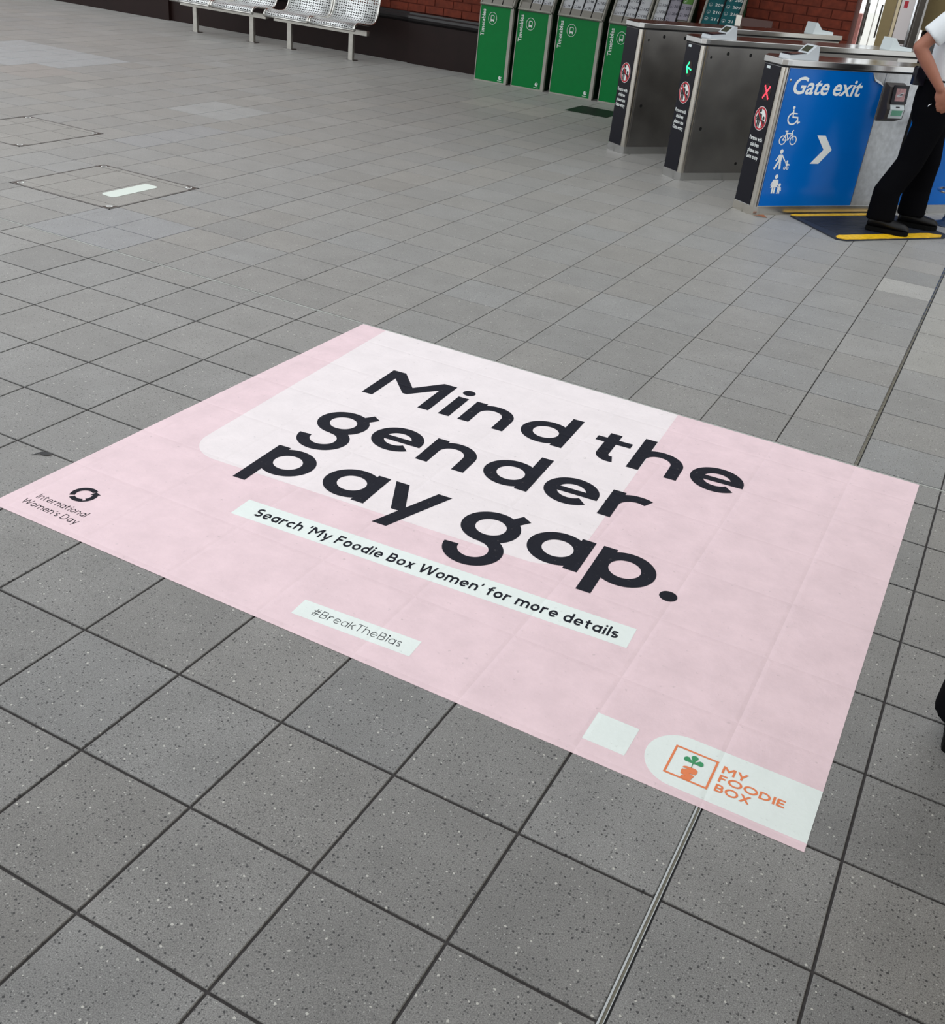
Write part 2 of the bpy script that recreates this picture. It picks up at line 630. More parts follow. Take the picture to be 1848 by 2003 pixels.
def glyph(ch, w):
    """geometric sans, x-height 1, stroke w -> (polygons, advance width of the ink)"""
    r = 0.5 - w / 2
    ring = stroke(arc(.5, .5, r, r, 0, 360, 48), w, True)
    h = w / 2
    if ch == 'o':
        return ring, 1.0
    if ch == 'a':
        return ring + rect(1 - w, 0, 1, 1), 1.0
    if ch == 'd':
        return ring + rect(1 - w, 0, 1, ASC), 1.0
    if ch == 'p':
        return ring + rect(0, DESC, w, 1), 1.0
    if ch == 'g':
        hook = stroke(arc(.515, -.262, .37, .37, 180, 450, 34), w)
        ear = stroke([(.5 + r * math.cos(R(50)), .5 + r * math.sin(R(50))), (.93, 1.06)], w * .9)
        return ring + hook + ear, 1.0
    if ch == 'e':
        return stroke(arc(.5, .5, r, r, 0, 318, 40), w) + rect(w * .6, .5 - .4 * w, 1 - w * .02, .5 + .34 * w) + rect(1 - w, .5 - .4 * w, 1, .5 + .02), 1.0
    if ch == 'c':
        return stroke(arc(.5, .5, r, r, 42, 318, 36), w), .9
    if ch in 'nh':
        W = .97
        ra = (W - w) / 2
        top = 1.0 if ch == 'n' else ASC
        return rect(0, 0, w, top) + stroke(arc(W / 2, 1 - h - ra, ra, ra, 180, 0, 24) + [(W - h, 0)], w), W
    if ch == 'm':
        W = .92
        ra = (W - w) / 2
        s = []
        for k in range(2):
            s += stroke([(a + k * (W - w), b) for a, b in arc(W / 2, 1 - h - ra, ra, ra, 180, 0, 20) + [(W - h, 0)]], w)
        return rect(0, 0, w, 1) + s, 2 * W - w
    if ch == 'r':
        return rect(0, 0, w, 1) + stroke(arc(.51, 1 - h - .41, .40, .41, 180, 62, 14), w), .74
    if ch == 'i':
        return rect(.02, 0, .02 + w, 1) + disc(.02 + h, 1.27, max(.13, w * .56)), w + .04
    if ch == 'l':
        return rect(0, 0, w, ASC), w
    if ch == 't':
        x = .185
        c = .30
        return rect(x, c, x + w, 1.245) + rect(0, 1 - w * .88, .715, 1.0) + stroke(arc(x + h + c - h + .0, c + .0, c - h + .0 + .0, c - h, 180, 290, 14), w) , .74
    if ch == 'f':
        x = .2
        return rect(x, 0, x + w, 1.05) + rect(0, 1 - w * .88, .66, 1.0) + stroke(arc(x + h + .26, 1.05, .26, ASC - h - 1.05, 180, 70, 12), w), .68
    if ch == 's':
        q = (1 - w) / 4
        return stroke(arc(.36, .5 + q, .27, q, 35, 270, 20) + arc(.36, .5 - q, .28, q, 90, -145, 20)[1:], w), .74
    if ch == 'x':
        return slant(h * 1.2, 0, .9 - h * 1.2, 1, w) + slant(h * 1.2, 1, .9 - h * 1.2, 0, w), .9
    if ch == 'y':
        return slant(.14, 1, .50, .12, w) + slant(.44, -.42, .96, 1, w * 1.02), 1.1
    if ch == 'k':
        return rect(0, 0, w, ASC) + slant(w * .9, .42, .78, 1, w) + slant(.40, .62, .80, 0, w), .86
    if ch == '.':
        return disc(.14, .14, .14), .28
    if ch in "'":
        return slant(.06, .98, .14, 1.4, w * .8), .2
    C = CAP
    if ch == 'M':
        k = 1.517
        return ([[(0, 0), (w, 0), (w, C), (0, C)], [(k - w, 0), (k, 0), (k, C), (k - w, C)],
                 [(0, C), (w * 1.25, C), (k / 2 + .03, .40 + w * 1.5), (k / 2 + .03, .44), (k / 2 - .05, .44), (w, 1.02)],
                 [(k, C), (k - w, 1.02), (k / 2 + .05, .44), (k / 2 - .03, .44), (k / 2 - .03, .40 + w * 1.5), (k - w * 1.25, C)]]), k
    if ch == 'W':
        k = 2.0
        return slant(h * 1.1, C, .50, 0, w) + slant(.50, 0, 1.0, C, w) + slant(1.0, C, 1.5, 0, w) + slant(1.5, 0, k - h * 1.1, C, w), k
    if ch == 'S':
        q = (C - w) / 4
        return stroke(arc(.47, C / 2 + q, .36, q, 35, 270, 22) + arc(.47, C / 2 - q, .38, q, 90, -145, 22)[1:], w), .95
    if ch == 'F':
        return rect(0, 0, w, C) + rect(0, C - w, .85, C) + rect(0, C * .42, .75, C * .42 + w), .88
    if ch == 'E':
        return rect(0, 0, w, C) + rect(0, C - w, .9, C) + rect(0, C / 2 - h, .82, C / 2 + h) + rect(0, 0, .9, w), .92
    if ch == 'T':
        return rect(.5 - h, 0, .5 + h, C) + rect(0, C - w, 1.0, C), 1.0
    if ch == 'I':
        return rect(0, 0, w, C), w
    if ch == 'B':
        q1, q2 = (C * .5 - h) / 2 + .0, (C - w) / 4
        s = rect(0, 0, w, C)
        s += stroke([(0, C - h), (.55, C - h)] + arc(.55, C - h - q2, q2 * 1.0, q2, 90, -90, 14)[1:] + [(0, C / 2)], w)
        s += stroke([(0, C / 2), (.62, C / 2)] + arc(.62, h + q2, q2 * 1.05, q2, 90, -90, 14)[1:] + [(0, h)], w)
        return s, 1.05
    if ch == 'D':
        q = C / 2 - h
        return rect(0, 0, w, C) + stroke([(0, C - h), (.5, C - h)] + arc(.5, C / 2, q * 1.1, q, 90, -90, 26)[1:] + [(0, h)], w), 1.33
    if ch == 'O':
        return stroke(arc(.8, C / 2, .8 - h, C / 2 - h, 0, 360, 44), w, True), 1.6
    if ch == 'X':
        return slant(h * 1.3, 0, 1.3 - h * 1.3, C, w) + slant(h * 1.3, C, 1.3 - h * 1.3, 0, w), 1.3
    if ch == 'Y':
        return rect(.65 - h, 0, .65 + h, .62) + slant(h * 1.2, C, .65, .5, w) + slant(1.3 - h * 1.2, C, .65, .5, w), 1.3
    if ch == '#':
        return slant(.25, 0, .55, C, w) + slant(.65, 0, .95, C, w) + rect(.1, C * .32 - h, 1.15, C * .32 + h) + rect(.1, C * .68 - h, 1.15, C * .68 + h), 1.2
    return [], .45


def move(polys, dx, dy, s=1.0, sx=None):
    sx = s if sx is None else sx
    return type(polys)([[(a * sx + dx, b * s + dy) for a, b in p] for p in polys])


def line_of(text, w, width, xh, gap=.22):
    """text set in the geometric sans, x-height xh, stretched to the given total width"""
    out, x = [], 0.0
    for ch in text:
        if ch == ' ':
            x += .52
            continue
        g, a = glyph(ch, w)
        out.append((g, x))
        x += a + gap
    tot = x - gap
    k = width / tot
    res = []
    for g, gx in out:
        res += [[((a + gx) * k, b * xh) for a, b in p] for p in g]
    return res


_TXT = {}


def builtin(text, bold=0.0, shear=0.0):
    """text in Blender's own built-in font, as 2D triangles (cap height about 0.7)"""
    key = (text, bold, shear)
    if key in _TXT:
        return _TXT[key]
    c = bpy.data.curves.new('t', 'FONT')
    c.body = text
    c.size = 1
    c.offset = bold
    c.shear = shear
    c.resolution_u = 3
    o = bpy.data.objects.new('t', c)
    COL.objects.link(o)
    bpy.context.view_layer.update()
    me = bpy.data.meshes.new_from_object(o.evaluated_get(bpy.context.evaluated_depsgraph_get()))
    vs = [(v.co.x, v.co.y) for v in me.vertices]
    polys = [[vs[i] for i in p.vertices] for p in me.polygons]
    bpy.data.objects.remove(o)
    bpy.data.curves.remove(c)
    bpy.data.meshes.remove(me)
    xs = [a for a, b in vs]
    x0 = min(xs)
    polys = [[(a - x0, b) for a, b in p] for p in polys]
    polys = Tris(polys)
    _TXT[key] = (polys, max(xs) - x0)
    return _TXT[key]


def fit_text(text, width, cap, bold=0.0, shear=0.0):
    p, w = builtin(text, bold, shear)
    return move(p, 0, 0, cap / 0.70, width / w)


# ------------------------------------------------------------------ the floor
U = {-8: -.080, -7: -.064, -6: -.037, -5: -.007, -4: .010, -3: .010, -2: .009, -1: .020, 0: .020, 1: .017, 2: .005, 3: -.004, 4: -.011, 5: -.003, 6: .001}


def u_line(j):
    if j in U:
        return 0.3 * (j + U[j])
    if j > 6:
        return 0.3 * j
    return 0.3 * (j - .080 + .018 * (j + 8))


V_NEAR = {-2: -.005, -1: -.006, 0: .005, 1: .015, 2: 0, 3: -.006, 4: -.002, 5: 0, 6: .014, 7: .021}
JOINT_Y = 2.2725
rows = []
ys = [0.3 * (i + V_NEAR.get(i, 0)) for i in range(-7, 8)]
for a, b in zip(ys, ys[1:]):
    rows.append((a + .0035, b - .0035))
rows.append((ys[-1] + .0035, JOINT_Y - .0085))
vf = [8.575, 9.593, 10.625, 11.644, 12.699, 13.712, 14.741]
while vf[-1] < 34.2:
    vf.append(vf[-1] + 1.027)
yf = [0.3 * v for v in vf]
rows.append((JOINT_Y + .0085, yf[0] - .002))
for a, b in zip(yf, yf[1:]):
    rows.append((a + .0019, b - .0019))
cols = []
for j in range(-38, 16):
    a, b = u_line(j) + .0032, u_line(j + 1) - .0032
    if j == 5:
        a = 1.499 + .0082
    if j == 4:
        b = 1.499 - .0082
    cols.append((a, b))

COVERS = [(-3.452, -2.672, 2.806, 3.552), (-4.86, -4.115, 3.475, 4.225)]
GRATE = (-2.482, -2.02, 8.775, 9.255)
HOLES = [(c[0], c[1], c[2], c[3]) for c in COVERS] + [GRATE]
STICKER = (-0.6475, 1.7255, 0.281, 2.2625)


def cut(rc, hole):
    x0, x1, y0, y1 = rc
    a0, a1, b0, b1 = hole
    if x1 <= a0 or x0 >= a1 or y1 <= b0 or y0 >= b1:
        return [rc]
    out = []
    if x0 < a0:
        out.append((x0, a0, y0, y1))
    if x1 > a1:
        out.append((a1, x1, y0, y1))
    xa, xb = max(x0, a0), min(x1, a1)
    if y0 < b0:
        out.append((xa, xb, y0, b0))
    if y1 > b1:
        out.append((xa, xb, b1, y1))
    return [q for q in out if q[1] - q[0] > .012 and q[3] - q[2] > .012]


def area(q):
    p = [project((x, y, 0)) for x, y in ((q[0], q[2]), (q[1], q[2]), (q[1], q[3]), (q[0], q[3]))]
    if any(a is None for a in p):
        return 0
    if not any(-20 < a[0] < 1868 and -20 < a[1] < 2023 for a in p):
        return 0
    p = [(min(max(a[0], 0), 1848), min(max(a[1], 0), 2003)) for a in p]
    s = 0
    for i in range(4):
        a, b = p[i], p[(i + 1) % 4]
        s += a[0] * b[1] - a[1] * b[0]
    return abs(s) / 2


floor = struct(MB().box(-16, 9, -3.2, 10.12, -0.05, -0.0045).obj('floor', 'grout'))
floor['label'] = 'grey speckled square tiles laid across the station concourse floor'
random.seed(11)
BASE = (0.168, 0.165, 0.161)
tiles = []
for (x0, x1) in cols:
    for (y0, y1) in rows:
        ps = [(x0, x1, y0, y1)] if y0 < JOINT_Y or x0 > 1.45 and x1 < 1.85 or 1.15 < x0 < 1.25 else [(x0 - .0012, x1 + .0012, y0, y1)]
        for h in HOLES:
            ps = [r for p in ps for r in cut(p, h)]
        g = random.gauss(0, .06)
        t = random.gauss(0, .018 if y0 > 2.2 else .008)
        far = (y0 + y1) / 2
        if far > 6:
            g *= 1.6
        c = (BASE[0] * (1 + g + t), BASE[1] * (1 + g), BASE[2] * (1 + g - t * 1.2))
        X, Y = (x0 + x1) / 2, (y0 + y1) / 2
        # first patch paints a bright reflection bluish; the others are odd replaced tiles
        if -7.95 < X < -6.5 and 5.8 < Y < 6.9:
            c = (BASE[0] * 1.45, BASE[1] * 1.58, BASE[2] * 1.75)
        if -6.75 < X < -6.1 and 5.3 < Y < 6.0:
            c = (BASE[0] * 1.12, BASE[1] * 1.0, BASE[2] * .95)
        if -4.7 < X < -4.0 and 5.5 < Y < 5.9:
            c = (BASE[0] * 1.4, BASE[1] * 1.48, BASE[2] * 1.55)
        if -4.0 < X < -3.5 and 4.2 < Y < 4.9 or -2.7 < X < -2.1 and 2.3 < Y < 2.9:
            c = (BASE[0] * 1.06, BASE[1] * 1.12, BASE[2] * 1.24)
        if 1.2 < X < 1.5 and 4.75 < Y < 5.05:
            c = (BASE[0] * 1.75, BASE[1] * 1.75, BASE[2] * 1.7)
        if 1.2 < X < 1.5 and 5.05 < Y < 5.35:
            c = (BASE[0] * .8, BASE[1] * .82, BASE[2] * .83)
        if 1.5 < X < 2.4 and 3.6 < Y < 5.3:
            c = (BASE[0] * 1.35, BASE[1] * 1.35, BASE[2] * 1.3)
        if -3.2 < X < -2.5 and 8.25 < Y < 8.6:
            c = (BASE[0] * 1.6, BASE[1] * 1.52, BASE[2] * 1.4)
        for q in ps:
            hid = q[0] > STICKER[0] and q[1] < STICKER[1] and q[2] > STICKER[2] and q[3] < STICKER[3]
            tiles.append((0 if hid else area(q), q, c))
tiles.sort(key=lambda t: -t[0])
# one shared tile mesh, unit square, chamfered edge
e = .005
tm = MB()
tm.add([(-.5, -.5, -.006), (.5, -.5, -.006), (.5, .5, -.006), (-.5, .5, -.006),
        (-.5, -.5, -.0012), (.5, -.5, -.0012), (.5, .5, -.0012), (-.5, .5, -.0012),
        (-.5 + e, -.5 + e, 0), (.5 - e, -.5 + e, 0), (.5 - e, .5 - e, 0), (-.5 + e, .5 - e, 0)],
       [(8, 9, 10, 11)] + [(a, (a + 1) % 4, 4 + (a + 1) % 4, 4 + a) for a in range(4)] + [(4 + a, 4 + (a + 1) % 4, 8 + (a + 1) % 4, 8 + a) for a in range(4)])
tile_mesh = tm.mesh('tile', 'tile')
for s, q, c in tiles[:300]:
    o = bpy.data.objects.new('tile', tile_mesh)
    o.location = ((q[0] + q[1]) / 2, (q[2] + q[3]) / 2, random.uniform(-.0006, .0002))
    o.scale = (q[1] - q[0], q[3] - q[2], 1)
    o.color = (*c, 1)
    o.parent = floor
    COL.objects.link(o)
fm = MB()
fcol = []
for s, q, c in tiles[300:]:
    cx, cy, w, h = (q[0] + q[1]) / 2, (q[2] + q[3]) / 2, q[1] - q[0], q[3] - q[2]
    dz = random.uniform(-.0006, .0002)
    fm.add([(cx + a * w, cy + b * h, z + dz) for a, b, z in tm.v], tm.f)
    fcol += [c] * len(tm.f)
tf = fm.obj('tile_field', 'tile_field', floor)
tf['kind'] = 'stuff'
ca = tf.data.color_attributes.new('Col', 'FLOAT_COLOR', 'CORNER')
i = 0
for p, c in zip(tf.data.polygons, fcol):
    for l in p.loop_indices:
        ca.data[l].color = (*c, 1)

# expansion joints let into the floor
s = MB().box(1.4908, 1.5072, -3.2, 10.0, -.0045, -.0034).obj('joint_bed', 'seam', floor)
MB().box(1.4922, 1.4962, -3.2, 10.0, -.0034, .0006).obj('metal_edge', 'strip_metal', floor)
s = MB().box(1.4964, 1.5014, -3.2, 10.0, -.0034, -.0006).obj('joint_filler', 'strip_filler', floor)
s['label'] = 'olive filler strip between two thin metal edges'
MB().box(1.5016, 1.5032, -3.2, 10.0, -.0034, .0006).obj('metal_edge', 'strip_metal', floor)
s = MB().box(-16, 9, JOINT_Y - .0065, JOINT_Y + .0045, -.0045, -.0004).obj('joint_seal', 'caulk', floor)
s['label'] = 'pale sealant line crossing the tiles'

# dark polished plate let into the tiles near the timetable stands
gx0, gx1, gy0, gy1 = GRATE
g = tag(MB().cbox(gx0 + .004, gx1 - .004, gy0 + .004, gy1 - .004, -.004, .001, .004).obj('floor_plate', 'dark_plate'),
        'dark glossy floor plate let into tiles before the timetable stands', 'floor plate')

# access covers with tiled lids
for n, (x0, x1, y0, y1) in enumerate(COVERS):
    lab = ['tiled access cover with a white sticker on it and metal key corners',
           'tiled access cover without a sticker, further from the pink floor poster'][n]
    root = thing('access_cover', lab, 'floor cover', ((x0 + x1) / 2, (y0 + y1) / 2, 0), 0, 'access covers in the floor')
    cx, cy = (x0 + x1) / 2, (y0 + y1) / 2
    hx, hy = (x1 - x0) / 2 - .006, (y1 - y0) / 2 - .006
    fr = MB()
    t = .006
    fr.prism([(-hx, -hy), (hx, -hy), (hx, hy), (-hx, hy)], (0, 0, 0), (1, 0, 0), (0, 1, 0), (0, 0, 1), -.0042, -.0036)
    fr.obj('tray', 'seam', root)
    rim = MB()
    for a in ((-hx, hx, -hy, -hy + t), (-hx, hx, hy - t, hy), (-hx, -hx + t, -hy, hy), (hx - t, hx, -hy, hy)):
        rim.box(*a, -.0036, .0008)
    rim.obj('rim', 'steel_dull', root)
    for sx in (-1, 1):
        for sy in (-1, 1):
            k = MB()
            a, b = sx * (hx - t - .002), sy * (hy - t - .002)
            k.prism([(a, b), (a - sx * .075, b), (a - sx * .03, b - sy * .03), (a, b - sy * .075)][::(1 if sx * sy > 0 else -1)], (0, 0, 0), (1, 0, 0), (0, 1, 0), (0, 0, 1), -.0035, .0012)
            kp = k.obj('key_plate', 'dark_metal', root)
            kd = MB()
            kd.flat(stroke(arc(a - sx * .032, b - sy * .032, .016, .016, 0, 360, 20), .006, True), (0, 0, .0016), (1, 0, 0), (0, 1, 0))
            kd.obj('key_ring', 'print_white', kp)
    # inlaid tiles
    cuts_x = [-hx + t + .004, -hx + .17, -hx + .47, hx - t - .004]
    cuts_y = [-hy + t + .004, -hy + .08 if n == 0 else -hy + .2, -hy + .38 if n == 0 else -hy + .5, hy - .06, hy - t - .004]
    for a, b in zip(cuts_x, cuts_x[1:]):
        for c_, d in zip(cuts_y, cuts_y[1:]):
            o = bpy.data.objects.new('tile', tile_mesh)
            o.location = ((a + b) / 2, (c_ + d) / 2, .0004)
            o.scale = (b - a - .004, d - c_ - .004, 1)
            v = random.uniform(.95, 1.08)
            o.color = (BASE[0] * v * 1.05, BASE[1] * v * 1.02, BASE[2] * v * .97, 1)
            o.parent = root
            COL.objects.link(o)
# white label stuck to the first cover
lb = [(-2.945, 3.03), (-2.925, 3.008), (-2.85, 3.0), (-2.834, 3.02), (-2.834, 3.355), (-2.85, 3.378), (-2.92, 3.384), (-2.942, 3.37)]
tag(MB().prism(lb, (0, 0, 0), (1, 0, 0), (0, 1, 0), (0, 0, 1), .0012, .0022).obj('blank_sticker', 'sticker_white'),
    'blank white rounded sticker on the tiled access cover', 'sticker')

# ------------------------------------------------------------------ floor poster
x0, x1, y0, y1 = STICKER
poster = tag(MB().box(x0, x1, y0, y1, .0002, .0010).obj('floor_poster', 'pink'),
             'large pink vinyl floor poster reading Mind the gender pay gap', 'floor poster')
TH = R(3.4)
EX, EY = Vector((math.cos(TH), math.sin(TH), 0)), Vector((-math.sin(TH), math.cos(TH), 0))


def tl(X, Y):
    return X * EX.x + Y * EX.y, X * EY.x + Y * EY.y


# pale rounded panel, turned a little against the poster and cut by its top edge
pb = .8975
pl, pr = -.395, .947
rr = .125
pp = [(pl, 3.0)] + arc(pl + rr, pb + rr, rr, rr, 180, 270, 14) + arc(pr - rr, pb + rr, rr, rr, 270, 360, 14) + [(pr, 3.0)]
ww = [EX * a + EY * b for a, b in pp]


def clip_top(poly, ymax):
    out = []
    for i in range(len(poly)):
        a, b = poly[i - 1], poly[i]
        ia, ib = a[1] <= ymax, b[1] <= ymax
        if ia != ib:
            t = (ymax - a[1]) / (b[1] - a[1])
            out.append((a[0] + (b[0] - a[0]) * t, ymax))
        if ib:
            out.append((b[0], b[1]))
    return out


panel = MB().prism(clip_top([(w.x, w.y) for w in ww], y1), (0, 0, 0), (1, 0, 0), (0, 1, 0), (0, 0, 1), .0010, .0013).obj('pale_panel', 'offwhite', poster)
XH = .1865
WB = .24
B1, B2, B3 = 1.656, 1.2835, .920
HEAD = [('M', tl(-.254, 1.651)[0], B1), ('i', tl(.069, 1.663)[0] - .02 * XH, B1), ('n', tl(.149, 1.669)[0], B1), ('d', tl(.559, 1.691)[0] - XH, B1),
        ('t', .7395, B1), ('h', tl(.800, 1.705)[0], B1), ('e', tl(1.003, 1.80)[0] + .003, B1),
        ('g', tl(-.153, 1.382)[0] - XH / 2, B2), ('e', tl(-.029, 1.334)[0] + .005, B2), ('n', tl(.186, 1.298)[0], B2), ('d', tl(.595, 1.320)[0] - XH, B2),
        ('e', tl(.619, 1.39)[0] + .004, B2), ('r', tl(.838, 1.337)[0], B2),
        ('p', tl(-.209, .829)[0], B3), ('a', tl(.213, .935)[0] - XH, B3), ('y', tl(.219, 1.120)[0], B3),
        ('g', tl(.603, 1.04)[0] - XH / 2, B3), ('a', tl(.919, .976)[0] - XH, B3), ('p', tl(.948, .898)[0], B3), ('.', tl(1.184, 1.017)[0] - .14 * XH, B3 + .002)]
for ch, x, b in HEAD:
    g, a = glyph(ch, WB)
    MB().flat(move(g, x, b, XH), (0, 0, .0017), EX, EY).obj('letter', 'ink', poster)
bars = [(-.0305, 1.2085, .6505, .7465, "Search 'My Foodie Box Women' for more details", .25, .0300, .675, 1.1425, .0325),
        (.393, .739, .3235, .393, "#BreakTheBias", .10, .4375, .344, .2625, .0215)]
for a, b, c, d, txt, w, tx, ty, tw, xh in bars:
    bar = MB().prism([(a, c), (b, c), (b, d), (a, d)], (0, 0, 0), EX, EY, (0, 0, 1), .0010, .0014).obj('caption_bar', 'mint', poster)
    le = MB().flat(line_of(txt, w, tw, xh, .2 if w > .1 else .26), EX * tx + EY * ty + Vector((0, 0, .0018)), EX, EY).obj('caption_lettering', 'ink', bar)
    le['kind'] = 'stuff'
AX, AY = Vector((1, 0, 0)), Vector((0, 1, 0))
# campaign mark at the left end: ring with arrow head, and its two lines of lettering
cx, cy, ro = -.4765, .4715, .0335
ring = stroke(arc(cx, cy, ro, ro, 60, 218, 26), .0165)
MB().flat(ring, (0, 0, .0015), AX, AY).obj('ring_arc', 'ink', poster)
low = stroke(arc(cx, cy, ro, ro, 232, 306, 14), .0165) + stroke(arc(cx, cy, ro, ro, 324, 396, 14), .0165)
low += stroke(arc(cx, cy, ro + .0045, ro + .0045, 304, 326, 5), .0065)
t = R(36)
hd = [(cx + (ro + dr) * math.cos(R(a)), cy + (ro + dr) * math.sin(R(a))) for dr, a in ((-.015, 33), (.016, 30), (.003, 60))]
MB().flat(low + [hd], (0, 0, .0015), AX, AY).obj('ring_arrow', 'ink', poster)
for txt, x, y, w in (('International', -.5725, .3775, .1895), ("Women's Day", -.5875, .3350, .2145)):
    o = MB().flat(line_of(txt, .15, w, .0195, .26), (x, y, .0015), AX, AY).obj('campaign_lettering', 'ink', poster)
    o['kind'] = 'stuff'
# blank square beside the brand band
MB().prism([(1.199, .3385), (1.3035, .3385), (1.3035, .4425), (1.199, .4425)], (0, 0, 0), AX, AY, (0, 0, 1), .0010, .0014).obj('blank_square', 'mint', poster)
yc, hr = .3945, .0875
band = MB().prism([(x1, yc - hr), (x1, yc + hr)] + arc(1.338 + hr * .95, yc, hr * .95, hr, 90, 270, 24), (0, 0, 0), AX, AY, (0, 0, 1), .0010, .0014).obj('brand_band', 'mint', poster)
fr = stroke([(1.3975, .3435), (1.4950, .3435), (1.4950, .4395), (1.3975, .4395)], .0052, True)
MB().flat(fr, (0, 0, .0019), AX, AY).obj('logo_frame', 'orange', band)
car = [[(1.4290, .3785), (1.4310, .3840), (1.4370, .3865), (1.4560, .3880), (1.4630, .3850), (1.4645, .3790), (1.4460, .3795)],
       [(1.4295, .3735), (1.4460, .3795), (1.4645, .3790), (1.4625, .3690), (1.4480, .3665), (1.4310, .3570), (1.4295, .3660)],
       [(1.4310, .3570), (1.4480, .3665), (1.4615, .3640), (1.4590, .3555), (1.4430, .3560)],
       [(1.4330, .3525), (1.4430, .3560), (1.4590, .3555), (1.4555, .3440), (1.4350, .3440)]]
MB().flat(car, (0, 0, .0022), AX, AY).obj('carrot_print', 'orange', band)
lf = [[(1.4468, .3865), (1.4482, .3865), (1.4478, .4060), (1.4452, .4060)]]
for ang, L in ((92, .026), (158, .0245), (22, .0245)):
    d = Vector((math.cos(R(ang)), math.sin(R(ang))))
    nn = Vector((-d.y, d.x))
    o = Vector((1.4465, .4035))
    lf.append([tuple(o + d * (L * k) + nn * wd) for k, wd in ((0, -.001), (.35, -.0045), (.7, -.0085), (.92, -.006), (1, 0), (.92, .006), (.7, .0085), (.35, .0045), (0, .001))])
MB().flat(lf, (0, 0, .0022), AX, AY).obj('carrot_leaf_print', 'logo_green', band)
for txt, y, w in (('MY', .4115, .0580), ('FOODIE', .3800, .1495), ('BOX', .3470, .0800)):
    o = MB().flat(line_of(txt, .27, w, .0245 / CAP, .16), (1.5105, y, .0019), AX, AY).obj('brand_lettering', 'orange', band)
    o['kind'] = 'stuff'

# ------------------------------------------------------------------ back wall
WY = 10.08
wall = struct(MB().box(-16, -.14, WY + .005, WY + .3, 0, 4.4).obj('wall_back', 'mortar'))
wall['label'] = 'red brick station wall above a dark painted plinth'
# painted plinth in three panels and a moulded rail on it
for a, b, yy, n in ((-16, -8.73, WY - .05, 1), (-8.73, -5.07, WY - .005, 2), (-5.07, -.14, WY - .05, 3)):
    w = MB().box(a, b, yy, WY + .02, 0, .45).obj('plinth_panel', 'dado', wall)
    prof = [(0, .44), (-.012, .445), (-.03, .465), (-.034, .49), (-.026, .515), (-.008, .53), (0, .55), (.05, .56), (.06, .44)]
    r_ = MB().prism([(p[0], p[1]) for p in prof], (a, yy, 0), (0, 1, 0), (0, 0, 1), (1, 0, 0), 0, b - a).obj('moulded_rail', 'rail', wall)
bw, bh, gp = .228, .074, .011
shown, rest = [], []
row = 0
z = .562
while z < 3.0:
    x = -16 + (0 if row % 2 else -(bw + gp) / 2)
    while x < -.14:
        a, b = max(x, -16), min(x + bw, -.14)
        if b - a > .04:
            (shown if (z < 1.3 and (-5.9 < a < -3.5 or -1.55 < a)) else rest).append((a, b, z))
        x += bw + gp
    z += bh + gp
    row += 1
BRM = {}
for a, b, z in shown[:300]:
    k = round(b - a, 3)
    if k not in BRM:
        BRM[k] = MB().cbox(0, b - a, -.004, .02, 0, bh, .003).mesh('brick', 'brick')
    o = bpy.data.objects.new('brick', BRM[k])
    o.location = (a, WY - random.uniform(0, .004), z)
    o.parent = wall
    COL.objects.link(o)
bf = MB()
for a, b, z in rest + shown[300:]:
    y = WY - random.uniform(0, .004)
    bf.box(a, b, y, y + .02, z, z + bh)
bo = bf.obj('brick_field', 'brick', wall)
bo['kind'] = 'stuff'

cn = struct(MB().box(-5.0, -.3, 6.5, 10.4, 2.35, 2.55).obj('shade_soffit', 'soffit_blocker'))  # unseen, added to darken the brick, stands and floor below
cn['label'] = 'unseen low soffit added above the wall and ticket gates to darken them'
cn = struct(MB().box(2.3, 9, -3.2, 2.2, 3.0, 3.2).obj('shade_soffit_right', 'soffit_blocker'))  # added out of view to darken the lower right floor
cn['label'] = 'unseen soffit added along the right side to shade the concourse'
wr = struct(MB().box(2.75, 2.95, -3.2, 2.2, 0, 3.3).obj('shade_wall_right', 'tan_paint'))  # invented blocker out of view, cuts light from the right
wr['label'] = 'unseen tan wall added at the right to block light'

# ------------------------------------------------------------------ entrance beside the brick wall, daylight behind it
tr = struct(MB().box(-.14, .72, WY + .06, WY + .28, 2.62, 4.4).obj('added_wall_over_door', 'tan_paint'))  # unseen guess added over the door, also shapes the light
tr['label'] = 'unseen tan wall added above the entrance, shaping the light'
dn = thing('door_1', 'bright glass entrance door with dark pull handles beside the brick wall', 'door', (.03, WY + .14, 0))
struct(dn)
for a, b in ((-.075, -.004), (.004, .075)):
    MB().box(a, b, -.004, .004, .02, 2.3).obj('door_glass', 'glass', dn)
MB().box(-.0035, .0035, -.014, .014, .02, 2.3).obj('door_stile', 'door_white', dn)
for a in (-.066, .058):
    MB().tube([(a, -.05, .95), (a, -.05, 1.24)], .008).obj('pull_handle', 'dark_metal', dn)
tr = struct(MB().box(-.068, -.048, WY + .10, WY + .20, 0, 4.4).obj('trim_1', 'dark_metal'))
tr['label'] = 'thin grey metal door post beside the glass door'
tr = struct(MB().box(.108, .215, WY + .05, WY + .3, 0, 4.4).obj('trim_2', 'tan_paint'))
tr['label'] = 'tan painted post between the glass door and the poster case'
tr = struct(MB().box(.225, .25, WY + .04, WY + .10, 0, 4.4).obj('trim_3', 'cream_paint'))
tr['label'] = 'narrow cream frame strip beside the poster case'
pc = thing('poster_case', 'tall white framed notice in a metal case beside the tan post', 'poster case', (.325, WY + .06, 0))
MB().box(-.085, .085, 0, .05, .02, 2.6).obj('case', 'dark_metal', pc)
MB().box(-.068, .052, -.006, 0, .3, 2.45).obj('sheet', 'poster_white', pc)
MB().flat(rect(-.068, .93, .052, .965), (0, -.0075, 0), (1, 0, 0), (0, 0, 1)).obj('printed_band', 'dark_metal', pc)
